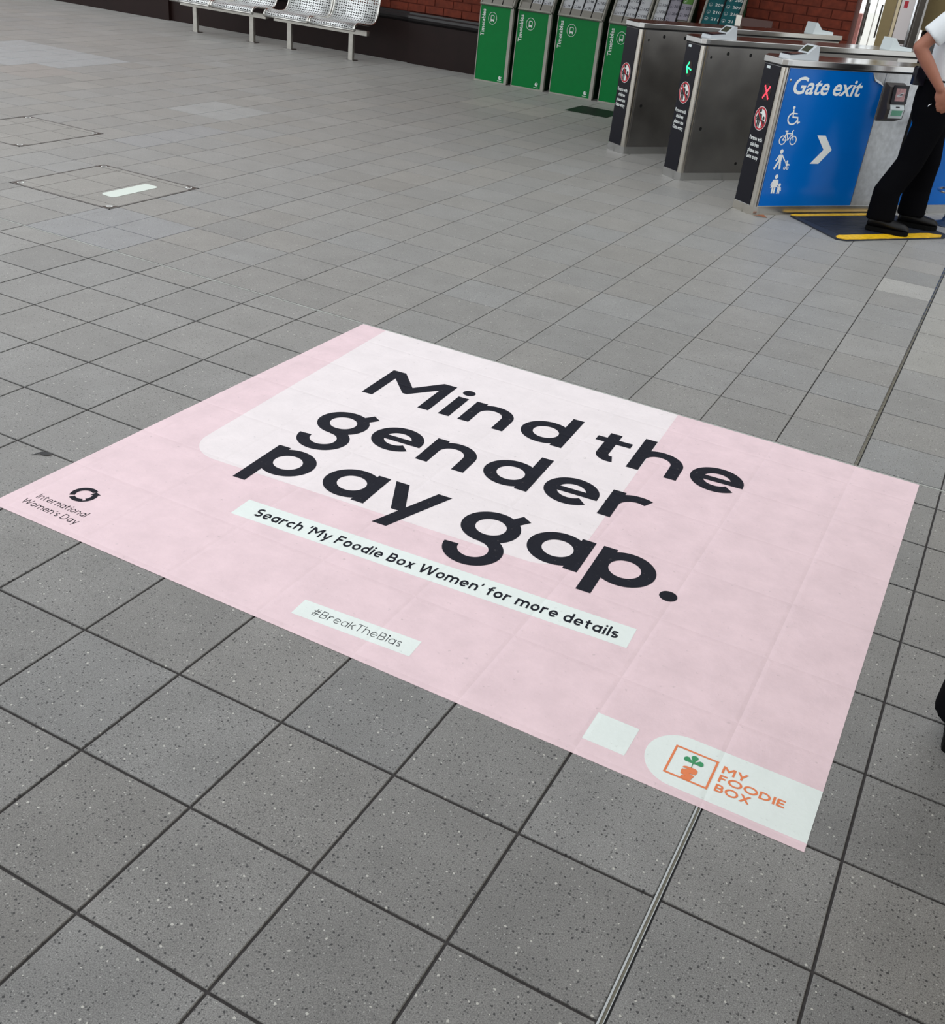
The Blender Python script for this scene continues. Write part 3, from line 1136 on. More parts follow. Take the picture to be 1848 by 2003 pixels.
MB().flat([p for k in range(3) for p in rect(-.06 + k * .035, .55, -.04 + k * .035, .92)], (0, -.0075, 0), (1, 0, 0), (0, 0, 1)).obj('printed_columns', 'leaf_lilac', pc)
MB().flat(rect(-.04, 1.24, -.005, 1.30), (0, -.0075, 0), (1, 0, 0), (0, 0, 1)).obj('printed_mark', 'sign_red', pc)
MB().box(.055, .072, -.012, 0, .02, 2.6).obj('case_edge', 'chrome', pc)
tr = struct(MB().box(.42, .475, WY + .02, WY + .2, 0, 4.4).obj('trim_4', 'dark_metal'))
tr['label'] = 'dark metal door frame behind the staff member'
tr = struct(MB().tube([(.62, WY - .05, 1.08), (.62, WY - .05, 4.4)], .12, 24).obj('trim_5', 'tan_paint', None, True))
tr['label'] = 'round tan column casing above a dark base'
tr = struct(MB().tube([(.62, WY - .05, 0), (.62, WY - .05, 1.08)], .10, 24).obj('trim_6', 'rail', None, True))
tr['label'] = 'dark base of the tan column'
wl = struct(MB().box(.72, 9, WY + .05, WY + .3, 0, 4.4).obj('wall_right_end', 'tan_paint'))
wl['label'] = 'tan painted wall behind the staff member'
lw = tag(MB().box(-3.2, -.5, 13.0, 13.3, 0, 1.02).obj('garden_wall', 'far_brick'), 'low pinkish brick wall outside the entrance in daylight', 'wall')
og = struct(MB().box(-30, 30, 10.12, 40, -.06, -.004).obj('ground_outside', 'ground_daylit'))
og['label'] = 'paving outside the entrance, painted pale for bright daylight'

# ------------------------------------------------------------------ perforated benches
PROF = [(-.235, .345), (-.245, .365), (-.232, .392), (-.19, .412), (-.12, .412), (-.02, .398), (.08, .392), (.155, .402), (.205, .44), (.235, .50), (.262, .60), (.285, .70), (.305, .80), (.312, .83), (.33, .845)]


def smooth_prof(P, n=4):
    out = []
    for i in range(len(P) - 1):
        p0, p1, p2, p3 = P[max(i - 1, 0)], P[i], P[i + 1], P[min(i + 2, len(P) - 1)]
        for k in range(n):
            t = k / n
            out.append(tuple(.5 * (2 * p1[c] + (p2[c] - p0[c]) * t + (2 * p0[c] - 5 * p1[c] + 4 * p2[c] - p3[c]) * t * t + (-p0[c] + 3 * p1[c] - 3 * p2[c] + p3[c]) * t ** 3) for c in (0, 1)))
    out.append(P[-1])
    return out


SP = smooth_prof(PROF)


def make_bench(label, loc):
    """two perforated seats on a beam and two square legs; local x along the bench"""
    root = thing('station_bench', label, 'bench', loc, 0, 'perforated metal benches against the wall')
    MB().cbox(-.655, .655, -.03, .03, .285, .335, .004).obj('beam', 'bench_steel', root)
    for x in (-.435, .435):
        MB().cbox(x - .03, x + .03, -.022, .022, .004, .286, .003).obj('leg', 'bench_steel', root)
        MB().cbox(x - .065, x + .065, -.05, .05, 0, .008, .003).obj('foot_plate', 'steel_dull', root)
    for sx in (-.32, .32):
        x0, x1 = sx - .305, sx + .305
        n = 2
        mb = MB()
        L = [0]
        for i in range(1, len(SP)):
            L.append(L[-1] + math.hypot(SP[i][0] - SP[i - 1][0], SP[i][1] - SP[i - 1][1]))
        vs = [(x, p[0], p[1]) for p in SP for x in (x0, x1)]
        fs = [(2 * i, 2 * i + 1, 2 * i + 3, 2 * i + 2) for i in range(len(SP) - 1)]
        mb.add(vs, fs)
        o = mb.obj('seat_shell', 'perforated', root, True)
        uv = o.data.uv_layers.new(name='UVMap')
        for p in o.data.polygons:
            for li, vi in zip(p.loop_indices, p.vertices):
                uv.data[li].uv = ((vi % 2) * (x1 - x0) + .0065, L[vi // 2] + .012)
        sol = o.modifiers.new('thick', 'SOLIDIFY')
        sol.thickness = .003
        for x in (x0, x1):
            MB().tube([(x, p[0], p[1]) for p in SP], .0125, 8).obj('side_rail', 'bench_trim', o, True)
        MB().tube([(x0, SP[0][0] + .002, SP[0][1]), (x1, SP[0][0] + .002, SP[0][1])], .011, 8).obj('front_rail', 'bench_trim', o, True)
        MB().box(sx - .02, sx + .02, -.12, .14, .333, .392).obj('bracket', 'bench_dark', o)
    return root


make_bench('perforated metal bench nearer the timetable stands', (-5.935, 9.475, 0))
make_bench('perforated metal bench further left, cut by the top edge', (-7.36, 9.475, 0))

# ------------------------------------------------------------------ timetable stands
SY = 9.69
LEAN = .52


def bus_icon(cx, cy, k):
    p = stroke(arc(cx, cy, .050 * k, .058 * k, 0, 360, 36), .0042 * k, True)
    p += stroke([(cx - .018 * k, cy - .014 * k), (cx - .018 * k, cy + .022 * k), (cx - .013 * k, cy + .028 * k), (cx + .013 * k, cy + .028 * k), (cx + .018 * k, cy + .022 * k), (cx + .018 * k, cy - .014 * k)], .006 * k, True)
    p += rect(cx - .021 * k, cy - .026 * k, cx + .021 * k, cy - .010 * k)
    p += rect(cx - .018 * k, cy - .034 * k, cx - .010 * k, cy - .024 * k) + rect(cx + .010 * k, cy - .034 * k, cx + .018 * k, cy - .024 * k)
    return p


def make_stand(x0, x1, cols_, label, leaflets):
    w = x1 - x0
    root = thing('timetable_stand', label, 'display stand', (x0, SY, 0), 0, 'green timetable stands by the brick wall')
    D = .30
    MB().box(.004, w - .004, .012, D, .012, .765).obj('cabinet', 'stand_dark', root)
    MB().box(.008, w - .034, -.004, .012, .014, .764).obj('front_panel', 'stand_green', root)
    MB().box(0, .008, -.009, .02, .004, .772).obj('side_strip', 'stand_grey', root)
    MB().box(w - .034, w, -.012, .03, .004, .772).obj('corner_post', 'stand_grey', root)
    MB().box(0, w, -.010, .02, 0, .014).obj('base_strip', 'stand_grey', root)
    cap = MB().prism([(-.014, .764), (-.014, .782), (.075, .80), (.262, 1.16), (D, 1.16), (D, .764)], (0, 0, 0), (0, 1, 0), (0, 0, 1), (1, 0, 0), .008, w - .008).obj('rack_back', 'stand_dark', root)
    # sloping rack frame
    N = Vector((0, -1, LEAN)).normalized()
    UP = Vector((0, LEAN, 1)).normalized()
    O = Vector((0, -.014, .776))
    XX = Vector((1, 0, 0))
    for a, b in ((0, .014), (w - .014, w)):
        MB().prism([(a, 0), (b, 0), (b, .46), (a, .46)], O, XX, UP, N, -.044, .016).obj('rack_side', 'stand_grey', root)
    MB().prism([(0, -.004), (w, -.004), (w, .012), (0, .012)], O, XX, UP, N, -.03, .016).obj('rack_lip', 'stand_grey', root)
    MB().prism([(.014, .0), (w - .014, 0), (w - .014, .46), (.014, .46)], O, XX, UP, N, -.044, -.034).obj('rack_board', 'pocket_grey', root)
    cw = (w - .028) / cols_
    for c in range(cols_):
        MB().prism([(.014 + c * cw + .003, .012), (.014 + (c + 1) * cw - .010, .012), (.014 + (c + 1) * cw - .010, .082), (.014 + c * cw + .003, .082)], O, XX, UP, N, .0, .006).obj('pocket', 'pocket_grey', root)
        MB().prism([(.014 + (c + 1) * cw - .010, .012), (.014 + (c + 1) * cw, .012), (.014 + (c + 1) * cw, .46), (.014 + (c + 1) * cw - .010, .46)], O, XX, UP, N, -.034, -.002).obj('pocket_divider', 'seam', root)
    # lettering and marks on the front
    tp = fit_text('Timetables', .266, .041, .018)
    le = MB().flat(tp, (.068, -.0055, .462), (0, 0, 1), (-1, 0, 0)).obj('lettering', 'print_white', root)
    le['kind'] = 'stuff'
    ic = MB().flat(bus_icon(.158 if w < .45 else .170, .648, 1.02), (0, -.0055, 0), (1, 0, 0), (0, 0, 1)).obj('bus_symbol', 'print_white', root)
    ic['kind'] = 'stuff'
    ex = w - .085
    em = disc(ex, .062, .020) + rect(ex - .03, .028, ex + .022, .033)
    e_ = MB().flat(em, (0, -.0055, 0), (1, 0, 0), (0, 0, 1)).obj('operator_emblem', 'print_white', root)
    e_['kind'] = 'stuff'
    e2 = MB().flat([[(ex, .062), (ex + .021, .054), (ex + .021, .066)], [(ex - .004, .066), (ex + .006, .066), (ex + .010, .084), (ex + .004, .084)]], (0, -.0062, 0), (1, 0, 0), (0, 0, 1)).obj('emblem_cut', 'stand_green', root)
    e2['kind'] = 'stuff'
    Ow = O + Vector((x0, SY, 0))
    for (c, r_, num, m, lab, grp) in leaflets:
        a = .014 + c * cw + .004
        b = .014 + (c + 1) * cw - .013
        jit = random.uniform(-.003, .003)
        base = .060 + r_ * .074 + jit
        hgt = .092
        lift = -.002 - .0052 * r_
        lt = thing('timetable_leaflet', lab, 'leaflet', tuple(Ow + XX * ((a + b) / 2) + UP * base + N * lift), 0, grp)
        hw = (b - a) / 2
        th = .010
        MB().prism([(-hw, 0), (hw, 0), (hw, hgt), (-hw, hgt)], (0, 0, 0), XX, UP, N, -.004, 0).obj('booklet', m, lt)
        ink = 'print_white' if m in ('leaf_teal', 'leaf_green') else 'print_grey'
        if num:
            o = MB().flat(move(fit_text(num, hw * (.33 * len(num)), .027, .014), -hw * .02, hgt * .40), N * .0012, XX, UP).obj('number', ink, lt)
            o['kind'] = 'stuff'
        o = MB().flat(stroke(arc(-hw * .58, hgt * .52, .017, .017, 0, 360, 20), .0022, True) + rect(-hw * .58 - .006, hgt * .52 - .009, -hw * .58 + .006, hgt * .52 - .001), N * .0012, XX, UP).obj('route_symbol', ink, lt)
        o['kind'] = 'stuff'
    return root


WH, LI, TE, GN = 'leaf_white', 'leaf_lilac', 'leaf_teal', 'leaf_green'


def wl_(n):
    return f'white bus leaflet numbered {n} in the timetable rack'


def leafs(items, grp, stand):
    POS = {0: 'bottom', 1: 'second', 2: 'third', 3: 'fourth', 4: 'top'}
    nc = max([c for c, *_ in items] or [0]) + 1
    CN = {2: ['left', 'right'], 3: ['left', 'middle', 'right'], 4: ['first', 'second', 'third', 'fourth']}[max(nc, 2)]
    out = []
    for c, r_, num, m, lab in items:
        kind = {'leaf_white': 'white', 'leaf_lilac': 'lilac', 'leaf_teal': 'teal', 'leaf_green': 'leaf-green'}[m]
        no = f' numbered {num}' if num else ''
        out.append((c, r_, num, m, f'{kind} leaflet{no}, {POS[r_]} row, {CN[c]} column of the {stand}', grp))
    return out


make_stand(-3.984, -3.580, 3, 'narrow green timetable stand at the bench end of the row',
           [])
make_stand(-3.524, -3.130, 3, 'second green timetable stand from the benches',
           leafs([(1, 0, '61', WH, wl_('61')), (2, 0, '69', WH, wl_('69')),
                  (1, 1, '', WH, wl_('60')), (2, 1, '', WH, wl_('68'))], 'white leaflets in the timetable racks', 'second stand from benches'))
make_stand(-3.056, -2.550, 4, 'widest green timetable stand, with four columns of leaflets',
           leafs([(0, 0, '78', WH, wl_('78')), (1, 0, '86', WH, wl_('86')), (2, 0, '95', WH, wl_('95')), (3, 0, '103', WH, wl_('103')),
                  (0, 1, '', WH, wl_('77')), (1, 1, '', WH, wl_('85')), (2, 1, '94', WH, wl_('94')), (3, 1, '102', WH, wl_('102'))], 'white leaflets in the timetable racks', 'four-column stand'))
make_stand(-2.478, -2.075, 3, 'green timetable stand partly hidden by the nearest ticket gate front',
           leafs([(0, 0, '117', WH, wl_('117')), (1, 0, '125', WH, wl_('125')), (2, 0, '133', WH, wl_('133')),
                  (0, 1, '116', WH, wl_('116')), (1, 1, '124', WH, wl_('124')), (2, 1, '132', WH, wl_('132')),
                  (0, 2, '', WH, wl_('115')), (1, 2, '123', WH, wl_('123')), (2, 2, '', WH, wl_('131'))], 'white leaflets in the timetable racks', 'stand half hidden by gate'))
make_stand(-2.045, -1.650, 3, 'timetable stand with white and lilac leaflets behind the ticket gates',
           leafs([(0, 0, '139', WH, wl_('139')), (0, 1, '138', WH, wl_('138') + ', lower of two'), (0, 2, '138', WH, wl_('138') + ', upper of two'), (0, 3, '', WH, wl_('137')),
                  (1, 0, '', LI, 'lilac leaflet at the foot of the middle column'),
                  (1, 1, '204', LI, 'lilac leaflet numbered 204 in the middle column'), (2, 1, '204', LI, 'lilac leaflet numbered 204 in the right column'),
                  (1, 2, '203', LI, 'lilac leaflet numbered 203 in the middle column'), (2, 2, '203', LI, 'lilac leaflet numbered 203 in the right column'),
                  (1, 3, '202', LI, 'lilac leaflet numbered 202 in the middle column'), (2, 3, '', GN, 'leaf-green leaflet among the lilac ones')], 'mixed leaflets behind the ticket gates', 'lilac-leaflet stand'))
make_stand(-1.545, -1.160, 2, 'timetable stand with two columns of teal leaflets behind the ticket gates',
           leafs([(c, r_, n, TE, f'teal leaflet numbered {n} in the {"left" if c == 0 else "right"} column')
                  for c in (0, 1) for r_, n in ((0, ''), (1, '211'), (2, '210'), (3, '209'), (4, '208'))], 'teal leaflets behind the ticket gates', 'teal-leaflet stand'))

# board on a steel post beside the last stand
br = thing('barrier_board', 'dark brown board on a steel post beside the teal leaflet stand', 'barrier', (-1.12, 9.60, 0))
MB().cbox(-.028, .028, -.03, .03, 0, 1.02, .004).obj('post', 'steel_warm', br)
MB().box(.028, .33, -.012, .012, .84, 1.0).obj('board', 'pad_brown', br)
MB().cbox(.27, .325, -.05, -.0125, .86, .94, .006).obj('end_block', 'stand_grey', br)

# ------------------------------------------------------------------ ticket gates
def gate_plan(L, o=0.0):
    """outline of a gate in (s along, t across), front corners cut off, grown by o"""
    W = .30
    return [(-.046 - o, -.205 - o * .4), (-.046 - o, -.026 + o * .4), (-.02 - o * .5, -.005 + o * .6), (.004, o), (L + o, o), (L + o, -W - o), (.05, -W - o)]


def figure_adult(x, y, k, dress=False):
    p = disc(x, y + .118 * k, .014 * k, .016 * k, 14)
    if dress:
        p += [[(x - .016 * k, y + .098 * k), (x + .018 * k, y + .098 * k), (x + .022 * k, y + .045 * k), (x - .036 * k, y + .040 * k), (x - .022 * k, y + .07 * k)]]
        p += rect(x - .020 * k, y, x - .005 * k, y + .042 * k) + rect(x - .001 * k, y, x + .013 * k, y + .042 * k)
        p += stroke([(x - .018 * k, y + .095 * k), (x - .036 * k, y + .055 * k)], .010 * k) + stroke([(x + .018 * k, y + .095 * k), (x + .028 * k, y + .056 * k)], .010 * k)
    else:
        p += stroke([(x, y + .098 * k), (x, y + .055 * k)], .030 * k)
        p += stroke([(x - .004 * k, y + .06 * k), (x - .034 * k, y)], .016 * k) + stroke([(x + .004 * k, y + .06 * k), (x + .014 * k, y)], .016 * k)
        p += stroke([(x - .012 * k, y + .094 * k), (x - .034 * k, y + .056 * k)], .009 * k) + stroke([(x + .012 * k, y + .094 * k), (x + .044 * k, y + .056 * k)], .009 * k)
    return p


def figure_child(x, y, k):
    return disc(x, y + .062 * k, .011 * k, .013 * k, 12) + rect(x - .013 * k, y + .026 * k, x + .013 * k, y + .048 * k) + rect(x - .013 * k, y, x - .002 * k, y + .03 * k) + rect(x + .002 * k, y, x + .012 * k, y + .03 * k) + stroke([(x + .012 * k, y + .046 * k), (x + .020 * k, y + .02 * k)], .007 * k) + stroke([(x - .012 * k, y + .045 * k), (x - .026 * k, y + .052 * k)], .007 * k)


def make_reader(root, s, t, z, flip, name='card_reader'):
    """wedge card reader on the lid: low pad towards the user, raised display behind"""
    f = -1 if flip else 1
    body = MB()
    prof = [(-.11, 0), (-.105, .022), (.03, .034), (.095, .088), (.115, .088), (.13, 0)]
    body.prism([(f * a + s, b + z) for a, b in prof][::f], (0, t, 0), (1, 0, 0), (0, 0, 1), (0, -1, 0), -.055, .055)
    o = body.obj(name, 'reader_white' if flip else 'reader_grey', root)
    pad = MB().prism([(f * a + s, b + z) for a, b in [(-.10, .0228), (.028, .0340), (.028, .0385), (-.10, .0275)]][::f], (0, t, 0), (1, 0, 0), (0, 0, 1), (0, -1, 0), -.046, .046)
    pad.obj('touch_pad', 'black_gloss', o)
    MB().prism([(f * a + s, b + z) for a, b in [(-.07, .0300), (.01, .0370), (.01, .0378), (-.07, .0308)]][::f], (0, t, 0), (1, 0, 0), (0, 0, 1), (0, -1, 0), -.03, .03).obj('pad_print', 'pad_brown', o)
    d = Vector((.065, .054)).normalized()
    pts = [(.045, .0465), (.085, .0797)]
    nrm = Vector((-d.y, d.x))
    q = [(pts[0][0], pts[0][1]), (pts[1][0], pts[1][1]), (pts[1][0] + nrm.x * .0015, pts[1][1] + nrm.y * .0015), (pts[0][0] + nrm.x * .0015, pts[0][1] + nrm.y * .0015)]
    MB().prism([(f * a + s, b + z) for a, b in q][::f], (0, t, 0), (1, 0, 0), (0, 0, 1), (0, -1, 0), -.04, .03).obj('display', 'lcd_off', o)
    return o


def make_gate(label, O, ang, L, side, led, reader_s, far_reader):
    root = thing('ticket_gate', label, 'ticket gate', (O[0], O[1], 0), R(ang), 'ticket gates across the station entry')
    # local x = along the gate away from the concourse, local -y = t (towards the right-hand side)
    tp = lambda p: [(a, -b) for a, b in p][::-1]
    X, Y, Zv = (1, 0, 0), (0, 1, 0), (0, 0, 1)
    MB().prism(tp(gate_plan(L, .003)), (0, 0, 0), X, Y, Zv, 0, .058).obj('plinth', 'steel_warm' if side == 'blue' else 'steel', root)
    MB().prism(tp(gate_plan(L, -.004)), (0, 0, 0), X, Y, Zv, .05, .965).obj('cabinet', 'steel_dull' if side != 'blue' else 'steel_scuffed', root)
    lid = MB().prism(tp(gate_plan(L, .010)), (0, 0, 0), X, Y, Zv, .962, 1.0).obj('lid', 'steel', root)
    MB().prism(tp(gate_plan(L, .001)), (0, 0, 0), X, Y, Zv, .952, .962).obj('lid_gap', 'seam', root)
    bv = lid.modifiers.new('bevel', 'BEVEL')
    bv.width = .004
    bv.segments = 2
    # black glossy front panel with its signs; front plane at s = -.046
    fx = -.0475
    MB().box(fx - .001, fx + .006, .032, .198, .062, .950).obj('front_panel', 'black_gloss', root)
    fo, fu, fv = Vector((fx - .0022, 0, 0)), Vector((0, -1, 0)), Vector((0, 0, 1))
    # curved corner trim beside the front panel
    MB().tube([(-.0215, .0185, .058), (-.0215, .0185, .952)], 0.027, 16, cap=False).obj('corner_trim', 'steel_warm', root, True)
    tc = -.115
    s1 = MB().flat(disc(tc, .615, .066, .076, 36), fo, fu, fv).obj('sign_disc', 'print_white', root)
    o1 = fo + Vector((-.0006, 0, 0))
    MB().flat(stroke(arc(tc, .615, .0575, .0665, 0, 360, 40), .012, True), o1, fu, fv).obj('sign_ring', 'sign_red', s1)
    fg = figure_adult(tc - .014, .560, .88, True) + figure_child(tc + .030, .562, .95)
    o = MB().flat(fg, o1, fu, fv).obj('sign_figures', 'print_black', s1)
    o['kind'] = 'stuff'
    MB().flat(stroke([(tc - .041, .662), (tc + .041, .568)], .012), o1 + Vector((-.0006, 0, 0)), fu, fv).obj('sign_bar', 'sign_red', s1)
    for k, (txt, w) in enumerate((('Parents with', .136), ('children', .092), ('please use', .120), ('Gate entry', .130))):
        o = MB().flat(move(fit_text(txt, w, .026, .018), tc - w / 2 - .002, .474 - k * .0395), fo, fu, fv).obj('lettering', 'print_white', root)
        o['kind'] = 'stuff'
    if led:
        l1 = MB().flat(disc(tc, .782, .040, .056, 30), fo, fu, fv).obj('signal_lens', 'lens_dark', root)
        if led == 'red':
            for a, b in (((tc - .026, .745), (tc + .024, .815)), ((tc - .024, .815), (tc + .026, .745))):
                for i in range(7):
                    q = (a[0] + (b[0] - a[0]) * i / 6, a[1] + (b[1] - a[1]) * i / 6)
                    MB().flat(disc(q[0], q[1], .0062, .0074, 10), o1, fu, fv).obj('signal_lamp', 'led_red', l1)
        else:
            MB().flat(stroke([(tc + .030, .776), (tc - .022, .790)], .011) + stroke([(tc - .004, .826), (tc - .028, .791), (tc - .010, .748)], .011), o1, fu, fv).obj('signal_arrow', 'led_green', l1)
        MB().box(fx - .005, fx + .002, .132, .166, .925, .941).obj('small_plate', 'reader_white', root)
    # side panel facing the lane
    so, su, sv = Vector((0, .0052, 0)), Vector((1, 0, 0)), Vector((0, 0, 1))   # t = 0 is y = 0
    sy = -.0005

    def side_flat(polys, m, name, d=0.0, par=root):
        o = MB().flat(polys, (0, -.0010 - d, 0), (1, 0, 0), (0, 0, 1)).obj(name, m, par)
        return o
    if side == 'steel':
        MB().box(.012, min(L, 1.9) - .02, -.0005, .006, .066, .946).obj('side_panel', 'steel_dull', root)
        for a, b, r_ in ((.19, .908, .013), (.40, .906, .013), (.042, .878, .009), (.075, .381, .013), (.48, .127, .012)):
            side_flat(disc(a, b, r_, None, 16), 'black_hole', 'sensor_hole')
        # glass-look upper strip between lid and panel towards the far end
        MB().box(min(L, 1.9) - .018, L - .01, -.0005, .006, .066, .946).obj('end_panel', 'steel', root)
    else:
        MB().box(.008, .826, -.001, .006, .062, .950).obj('print_panel', 'gate_blue', root)
        MB().box(.832, L - .012, -.001, .006, .062, .950).obj('steel_panel', 'steel_scuffed', root)
        # peeling corner of the blue film
        MB().flat([[(.708, .9500), (.826, .9500), (.826, .872), (.800, .880), (.735, .900)]], (0, -.0016, 0), (1, 0, 0), (0, 0, 1)).obj('bare_corner', 'steel_scuffed', root)
        MB().add([(.708, -.0018, .950), (.733, -.016, .902), (.828, -.010, .868), (.80, -.0018, .893), (.742, -.0018, .915)], [(0, 1, 4), (1, 2, 3, 4)]).obj('peeled_film', 'peel', root)
        o = side_flat(move(fit_text('Gate', .300, .105, .018, .22), .066, .797), 'print_white', 'lettering', .0012)
        o['kind'] = 'stuff'
        o = side_flat(move(fit_text('exit', .246, .105, .018, .22), .403, .797), 'print_white', 'lettering', .0012)
        o['kind'] = 'stuff'
        side_flat([[(.365, .538), (.438, .538), (.524, .444), (.451, .444)], [(.451, .444), (.524, .444), (.436, .350), (.361, .350)]], 'print_white', 'chevron', .0012)
        wc = stroke(arc(.122, .640, .040, .036, 95, 350, 24), .010)
        wc += disc(.112, .710, .010, .010, 14) + stroke([(.113, .698), (.120, .650), (.160, .648), (.170, .612), (.186, .622)], .010) + stroke([(.118, .674), (.152, .672)], .008)
        o = side_flat(wc, 'print_white', 'wheelchair_symbol', .0012)
        o['kind'] = 'stuff'
        bi = stroke(arc(.078, .501, .026, .027, 0, 360, 22), .007, True) + stroke(arc(.168, .501, .026, .027, 0, 360, 22), .007, True)
        bi += stroke([(.078, .501), (.100, .545), (.148, .545), (.122, .503), (.078, .501)], .007) + stroke([(.122, .503), (.098, .556)], .007) + stroke([(.168, .501), (.145, .560), (.156, .566)], .007) + stroke([(.086, .560), (.110, .560)], .009)
        o = side_flat(bi, 'print_white', 'bicycle_symbol', .0012)
        o['kind'] = 'stuff'
        pr = figure_adult(.096, .312, .98) + stroke([(.142, .366), (.168, .330)], .005) + stroke(arc(.152, .319, .008, .008, 0, 360, 12), .005, True) + stroke(arc(.176, .319, .008, .008, 0, 360, 12), .005, True)
        pr += disc(.163, .362, .008, .009, 10) + [[(.158, .352), (.168, .352), (.184, .336), (.158, .332)]] + stroke([(.176, .346), (.190, .338)], .007)
        o = side_flat(pr, 'print_white', 'pram_symbol', .0012)
        o['kind'] = 'stuff'
        o = side_flat(figure_adult(.103, .148, .96, True) + figure_child(.146, .146, .96), 'print_white', 'family_symbol', .0012)
        o['kind'] = 'stuff'
        MB().lathe([(.008, 0), (.007, .004), (.003, .006)], (0, 0, 0), 12)
        sc_ = MB().blob((.029, -.001, .877), (.009, .006, .009), 12, 8).obj('screw_head', 'steel', root, True)
        # validator box on the steel panel
        vb = MB()
        q = [(.0, .896), (-.052, .874), (-.060, .770), (-.075, .735), (-.070, .672), (.0, .645)]
        vb.prism([(a, b) for a, b in q], (.845, 0, 0), (0, 1, 0), (0, 0, 1), (1, 0, 0), 0, .165)
        v_ = vb.obj('validator', 'reader_dark', root)
        bz = MB()
        bz.prism([(-.053, .884), (-.062, .768), (-.068, .770), (-.058, .888)], (.872, 0, 0), (0, 1, 0), (0, 0, 1), (1, 0, 0), 0, .138).obj('screen_bezel', 'black_gloss', v_)
        bz = MB()
        bz.prism([(-.059, .868), (-.0665, .786), (-.0680, .786), (-.0605, .868)], (.900, 0, 0), (0, 1, 0), (0, 0, 1), (1, 0, 0), 0, .085).obj('screen', 'screen_pink', v_)
        dd = MB().prism([(-.0608, .846), (-.0652, .806), (-.0690, .806), (-.0625, .846)], (.918, 0, 0), (0, 1, 0), (0, 0, 1), (1, 0, 0), 0, .055)
        hs = MB()
        a_, b_ = Vector((.900, -.0609, .868)), Vector((.900, -.0683, .786))
        du = (b_ - a_)
        hp = [[(.012, .5), (.035, .42), (.062, .30), (.072, .36), (.050, .52), (.062, .58), (.030, .68), (.008, .66)]]
        hs.flat([[(x, y) for x, y in hp[0]]], a_ + Vector((0, -.0012, 0)), (1, 0, 0), du).obj('screen_hand_print', 'leaf_white', v_)
        hs = MB().flat([[(.026, .50), (.052, .40), (.060, .46), (.046, .56)]], a_ + Vector((0, -.0018, 0)), (1, 0, 0), du).obj('screen_card_print', 'print_grey', v_)
        kp = MB().prism([(-.063, .764), (-.078, .735), (-.074, .676), (-.070, .676), (-.070, .735), (-.058, .764)], (.876, 0, 0), (0, 1, 0), (0, 0, 1), (1, 0, 0), 0, .125).obj('keypad_face', 'reader_white', v_)
        MB().prism([(-.0775, .728), (-.0750, .694), (-.0762, .694), (-.0790, .728)], (.892, 0, 0), (0, 1, 0), (0, 0, 1), (1, 0, 0), 0, .095).obj('display', 'lcd', v_)
        MB().prism([(-.0700, .752), (-.0735, .745), (-.0750, .745), (-.0712, .752)], (.925, 0, 0), (0, 1, 0), (0, 0, 1), (1, 0, 0), 0, .034).obj('card_slot', 'black_gloss', v_)
    if reader_s is not None:
        make_reader(root, reader_s, .085, 1.0, False)
    if far_reader is not None:
        make_reader(root, far_reader, .085, 1.0, True)
    return root


make_gate('steel ticket gate nearest the timetable stands, with no signal light', (-1.227, 7.177), 55.0, 2.11, 'steel', None, None, 1.93)
make_gate('middle steel ticket gate showing a green arrow light', (-.539, 6.584), 53.0, 2.11, 'steel', 'green', .135, 1.93)
make_gate('blue ticket gate lettered Gate exit with a red cross light', (.197, 5.944), 51.0, 1.155, 'blue', 'red', .115, None)
# second cabinet in line behind the blue gate
a51 = R(51)
gx, gy = .197 + 1.175 * math.cos(a51), 5.944 + 1.175 * math.sin(a51)
g2 = thing('gate_cabinet', 'plain blue gate cabinet in line behind the staff member', 'gate cabinet', (gx, gy, 0), a51)
MB().box(0, .95, 0, .30, 0, .056).obj('plinth', 'steel', g2)
MB().box(.003, .947, .004, .296, .05, .955).obj('cabinet', 'steel_dull', g2)
MB().box(.006, .944, -.002, .005, .062, .95).obj('print_panel', 'gate_blue', g2)
MB().box(-.004, .954, -.008, .308, .958, .995).obj('lid', 'steel', g2)

# ------------------------------------------------------------------ ramp mat before the blue gate
A = Vector((.197, 5.944, 0))
D_, N_ = Vector((math.cos(a51), math.sin(a51), 0)), Vector((math.sin(a51), -math.cos(a51), 0))
m0 = thing('ramp_mat', 'navy ramp mat with yellow edge strips under the staff member', 'floor mat', (A + D_ * .3 + N_ * .02))


def mat_poly(name, pts, m, z0, z1):
    b = MB().prism(pts, A - m0.location, D_, -N_, (0, 0, 1), z0, z1).obj(name, m, m0)
    return b


def sq(l):
    return [(s, -t) for s, t in l]


mat_poly('pad', sq([(.262, .055), (.285, .025), (1.22, .025), (1.22, .60), (1.12, .645), (.255, .645), (.200, .605)])[::-1], 'mat_navy', .001, .009)
edge1 = [(.268, .045), (.295, .030)] + [(.32 + i * .06, .026 + (.004 if i % 2 else 0)) for i in range(15)] + [(1.21, .03), (1.21, .072)] + [(1.18 - i * .06, .075 + (.004 if i % 2 else 0)) for i in range(14)] + [(.30, .078)]
mat_poly('edge_strip', sq(edge1)[::-1], 'mat_yellow', .009, .0125)
edge2 = [(.213, .600), (.235, .560)] + [(.28 + i * .06, .540 + (.004 if i % 2 else 0)) for i in range(13)] + [(1.08, .545), (1.15, .595), (1.10, .635)] + [(1.04 - i * .06, .636 + (.004 if i % 2 else 0)) for i in range(13)] + [(.255, .636)]
mat_poly('edge_strip', sq(edge2)[::-1], 'mat_yellow', .009, .0125)
for i in range(21):
    t = .10 + i * .022
    mat_poly('tread_rib', sq([(.30, t), (1.20, t), (1.20, t + .008), (.30, t + .008)])[::-1], 'mat_navy', .009, .0108)

